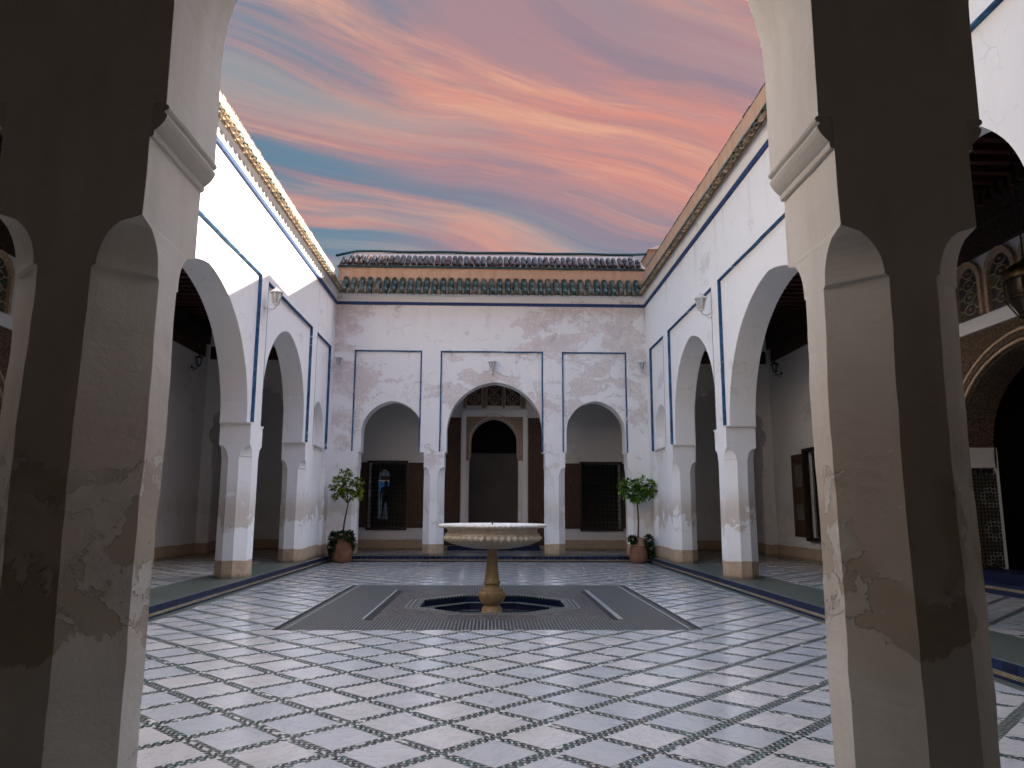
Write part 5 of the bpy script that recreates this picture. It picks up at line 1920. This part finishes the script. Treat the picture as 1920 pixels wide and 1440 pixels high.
def pot(loc, label, prof, rim_from, seed):
    root = empty("plant_pot", loc, label, 'plant pot', 'terracotta pots in the far corners')
    fl_ = lambda a, i: 1.0 + 0.012 * math.sin(a * 3 + seed + i)
    MB().lathe(prof[:rim_from + 1], 40, flute=fl_).build("jar", 'terracotta', root)
    MB().lathe(prof[rim_from:], 40, flute=fl_).build("rim", 'rim_clay', root)
    MB().lathe([(prof[-1][0] * 0.9, prof[-1][1] - 0.06), (0.02, prof[-1][1] - 0.04)], 24).build("soil", 'soil', root)


def trailer(loc, label, blobs, seed):
    random.seed(seed)
    root = empty("trailing_plant", loc, label, 'plant', 'trailing plants spilling over the pots')
    lf, stm = MB(), MB()
    for (c, rx, rz, n) in blobs:
        c = Vector(c)
        stm.tube([(0, 0, c.z + 0.02 if c.z > 0.7 else 0.78), tuple(c * 0.6 + Vector((0, 0, 0.34))), tuple(c)], [0.008, 0.006, 0.004], 5)
        for k in range(int(n * 1.7)):
            v = Vector((random.gauss(0, 1), random.gauss(0, 1), random.gauss(0, 1))).normalized() * random.uniform(0.4, 1.0)
            p = c + Vector((v.x * rx, v.y * rx, v.z * rz))
            leaf_blob(lf, p, random.uniform(.07, .11), random.uniform(.05, .07), v + Vector((0, 0, .2)), 0.3)
    stm.build("stems", 'bark', root)
    lf.build("foliage", 'ivy', root, recalc=False)


PL, PR = (-4.50, 23.80, 0.0), (4.62, 23.82, 0.0)
pot(PL, 'bulging terracotta jar half covered by a trailing plant, under the spindly citrus tree',
    [(0.20, 0.0), (0.25, 0.03), (0.31, 0.16), (0.35, 0.32), (0.355, 0.46), (0.34, 0.60), (0.30, 0.72), (0.275, 0.80), (0.29, 0.84), (0.30, 0.87), (0.27, 0.875), (0.25, 0.80)], 7, 1)
pot(PR, 'squat terracotta jar with a paler rim, under the bushy citrus tree',
    [(0.20, 0.0), (0.24, 0.02), (0.285, 0.12), (0.30, 0.24), (0.295, 0.36), (0.27, 0.46), (0.245, 0.53), (0.24, 0.56), (0.25, 0.64), (0.265, 0.74), (0.26, 0.765), (0.235, 0.765), (0.22, 0.70)], 6, 2)
citrus((PL[0], PL[1], 0.82), 'spindly citrus tree with a sparse yellow green crown growing in the bulging jar',
       [((-0.16, 0, 1.52), 0.27, 0.30, 42), ((0.36, -.05, 1.50), 0.24, 0.30, 40), ((-0.02, .05, 1.86), 0.20, 0.20, 18), ((0.10, 0, 1.26), 0.22, 0.15, 16), ((-0.22, -.05, 1.20), 0.16, 0.14, 12), ((0.42, 0, 1.24), 0.14, 0.12, 8)],
       (0.12, 0, 1.02), 3, 'leaf')
citrus((PR[0], PR[1], 0.70), 'bushy citrus tree with a dense bright green crown growing in the pale rimmed jar',
       [((-0.32, -.02, 1.62), 0.26, 0.26, 46), ((0.10, 0, 1.66), 0.30, 0.28, 56), ((0.46, .02, 1.62), 0.24, 0.20, 34), ((-0.04, 0, 1.38), 0.30, 0.18, 38), ((0.30, -.05, 1.38), 0.22, 0.16, 22), ((-0.46, 0, 1.52), 0.16, 0.16, 14)],
       (-0.02, 0, 1.18), 5, 'leaf_deep')
trailer((PL[0], PL[1], 0.0), 'dark trailing plant covering the shoulders of the bulging terracotta jar',
        [((-0.22, -.24, 0.74), 0.16, 0.22, 190), ((0.24, -.24, 0.80), 0.14, 0.17, 160), ((-0.26, -.26, 0.48), 0.12, 0.22, 130), ((0.0, -.28, 0.86), 0.16, 0.08, 80), ((0.34, -.1, 0.6), 0.07, 0.16, 70)], 8)
trailer((PR[0], PR[1], 0.0), 'dark trailing plant hanging down one side of the squat pale rimmed jar',
        [((-0.22, -.2, 0.74), 0.13, 0.10, 110), ((0.28, -.2, 0.70), 0.13, 0.16, 150), ((0.33, -.16, 0.46), 0.09, 0.22, 130), ((0.34, -.1, 0.22), 0.08, 0.16, 70)], 9)
random.seed(21)


# ------------------------------------------------------------------ LANTERNS
def copy_tree(o, parent=None):
    c = o.copy()
    COL.objects.link(c)
    if parent is not None:
        c.parent = parent
    for ch in list(o.children):
        copy_tree(ch, c)
    return c


def make_lantern(label):
    """wall lantern: local -Y points away from the wall, origin on the wall"""
    root = empty("wall_lantern", (0, 0, 0), label, 'lantern', 'white wall lanterns')
    MB().lathe([(0.055, -0.012), (0.055, 0.008), (0.03, 0.02)], 16).build("wall_plate", 'lamp_white', root).rotation_euler = (R(90), 0, 0)
    MB().tube([(0, 0, 0), (0, -0.06, -0.03), (0, -0.13, -0.05), (0, -0.20, -0.02), (0, -0.21, 0.03)], 0.014, 8).build("bracket", 'lamp_white', root)
    MB().tube([(0, -0.01, -0.10), (0, -0.07, -0.11), (0, -0.10, -0.06)], 0.010, 8).build("scroll", 'lamp_white', root)
    c = (0, -0.21, 0.0)
    gl_ = MB().lathe([(0.052, 0.06), (0.098, 0.27)], 6, c, smooth=False).build("glass", 'glass', root)
    cg = MB()
    for k in range(6):
        a = 2 * math.pi * k / 6
        cg.tube([(c[0] + 0.056 * math.cos(a), c[1] + 0.056 * math.sin(a), 0.055), (c[0] + 0.104 * math.cos(a), c[1] + 0.104 * math.sin(a), 0.275)], 0.009, 6)
    cg.lathe([(0.03, 0.03), (0.062, 0.045), (0.062, 0.06), (0.03, 0.065)], 12, c)
    cg.build("cage", 'lamp_white', root)
    MB().lathe([(0.125, 0.272), (0.13, 0.285), (0.09, 0.325), (0.045, 0.355), (0.02, 0.365), (0.02, 0.385), (0.012, 0.40)], 12, c).build("cap", 'lamp_white', root)
    MB().lathe([(0.02, 0.10), (0.03, 0.14), (0.03, 0.19), (0.015, 0.22)], 10, c).build("bulb", 'lamp_white', root)
    return root


lan = make_lantern('white wall lantern above the central arch of the end wall')
lan.location = (0.04, YB + 0.03, 6.02)
for loc, rz, lab in (((-XW + 0.004, 23.98, 6.08), R(90), 'white corner lantern above the spindly citrus tree'),
                     ((XW - 0.004, 23.98, 6.02), R(-90), 'white corner lantern above the bushy citrus tree'),
                     ((-XW + 0.004, 16.72, 6.10), R(90), 'large white wall lantern between the arches of the sunlit side wall'),
                     ((XW - 0.004, 16.95, 6.14), R(-90), 'large white wall lantern between the arches of the side wall with orange parapet'),
                     ((-GX + 0.004, 23.4, 5.95), R(90), 'dark wall lantern deep inside the gallery behind the sunlit wall'),
                     ((GX - 0.004, 23.6, 5.95), R(-90), 'dark wall lantern high on the gallery wall above the inlaid shutter')):
    c = copy_tree(lan)
    c.location = loc
    c.rotation_euler = (0, 0, rz)
    c['label'] = lab
    if 'dark' in lab:
        for ch in c.children:
            if ch.name.startswith(('bracket', 'cage', 'cap', 'scroll', 'wall_plate')):
                ch.data = ch.data.copy()
                ch.data.materials[0] = MAT['iron']
    if 'corner' in lab:
        c.scale = (1.12, 1.12, 1.12)
    if 'large' in lab:
        c.scale = (1.18, 1.18, 1.18)

lan.scale = (1.15, 1.15, 1.15)
# hanging lantern in the right gallery, at the right edge of the frame
hl = empty("hanging_lantern", (7.5, 10.05, 4.25), 'dark domed metal lantern hanging on a chain before the tall coloured windows', 'lantern')
MB().tube([(0, 0, 0.85), (0, 0, 3.16)], 0.012, 6).build("chain", 'iron', hl)
MB().lathe([(0.30, 0.58), (0.31, 0.61), (0.27, 0.70), (0.17, 0.79), (0.06, 0.84), (0.02, 0.88)], 20).build("dome", 'brass', hl)
cg = MB()
for k in range(8):
    a = 2 * math.pi * k / 8
    cg.tube([(0.26 * math.cos(a), 0.26 * math.sin(a), 0.58), (0.27 * math.cos(a), 0.27 * math.sin(a), 0.30), (0.12 * math.cos(a), 0.12 * math.sin(a), 0.05)], 0.012, 6)
for z_, r_ in ((0.58, 0.265), (0.30, 0.275), (0.05, 0.125)):
    cg.tube([(r_ * math.cos(2 * math.pi * k / 24), r_ * math.sin(2 * math.pi * k / 24), z_) for k in range(25)], 0.014, 6)
cg.build("cage", 'brass', hl)
MB().lathe([(0.10, 0.07), (0.25, 0.30), (0.24, 0.57)], 16, cap=False).build("glass", 'smoke_glass', hl)
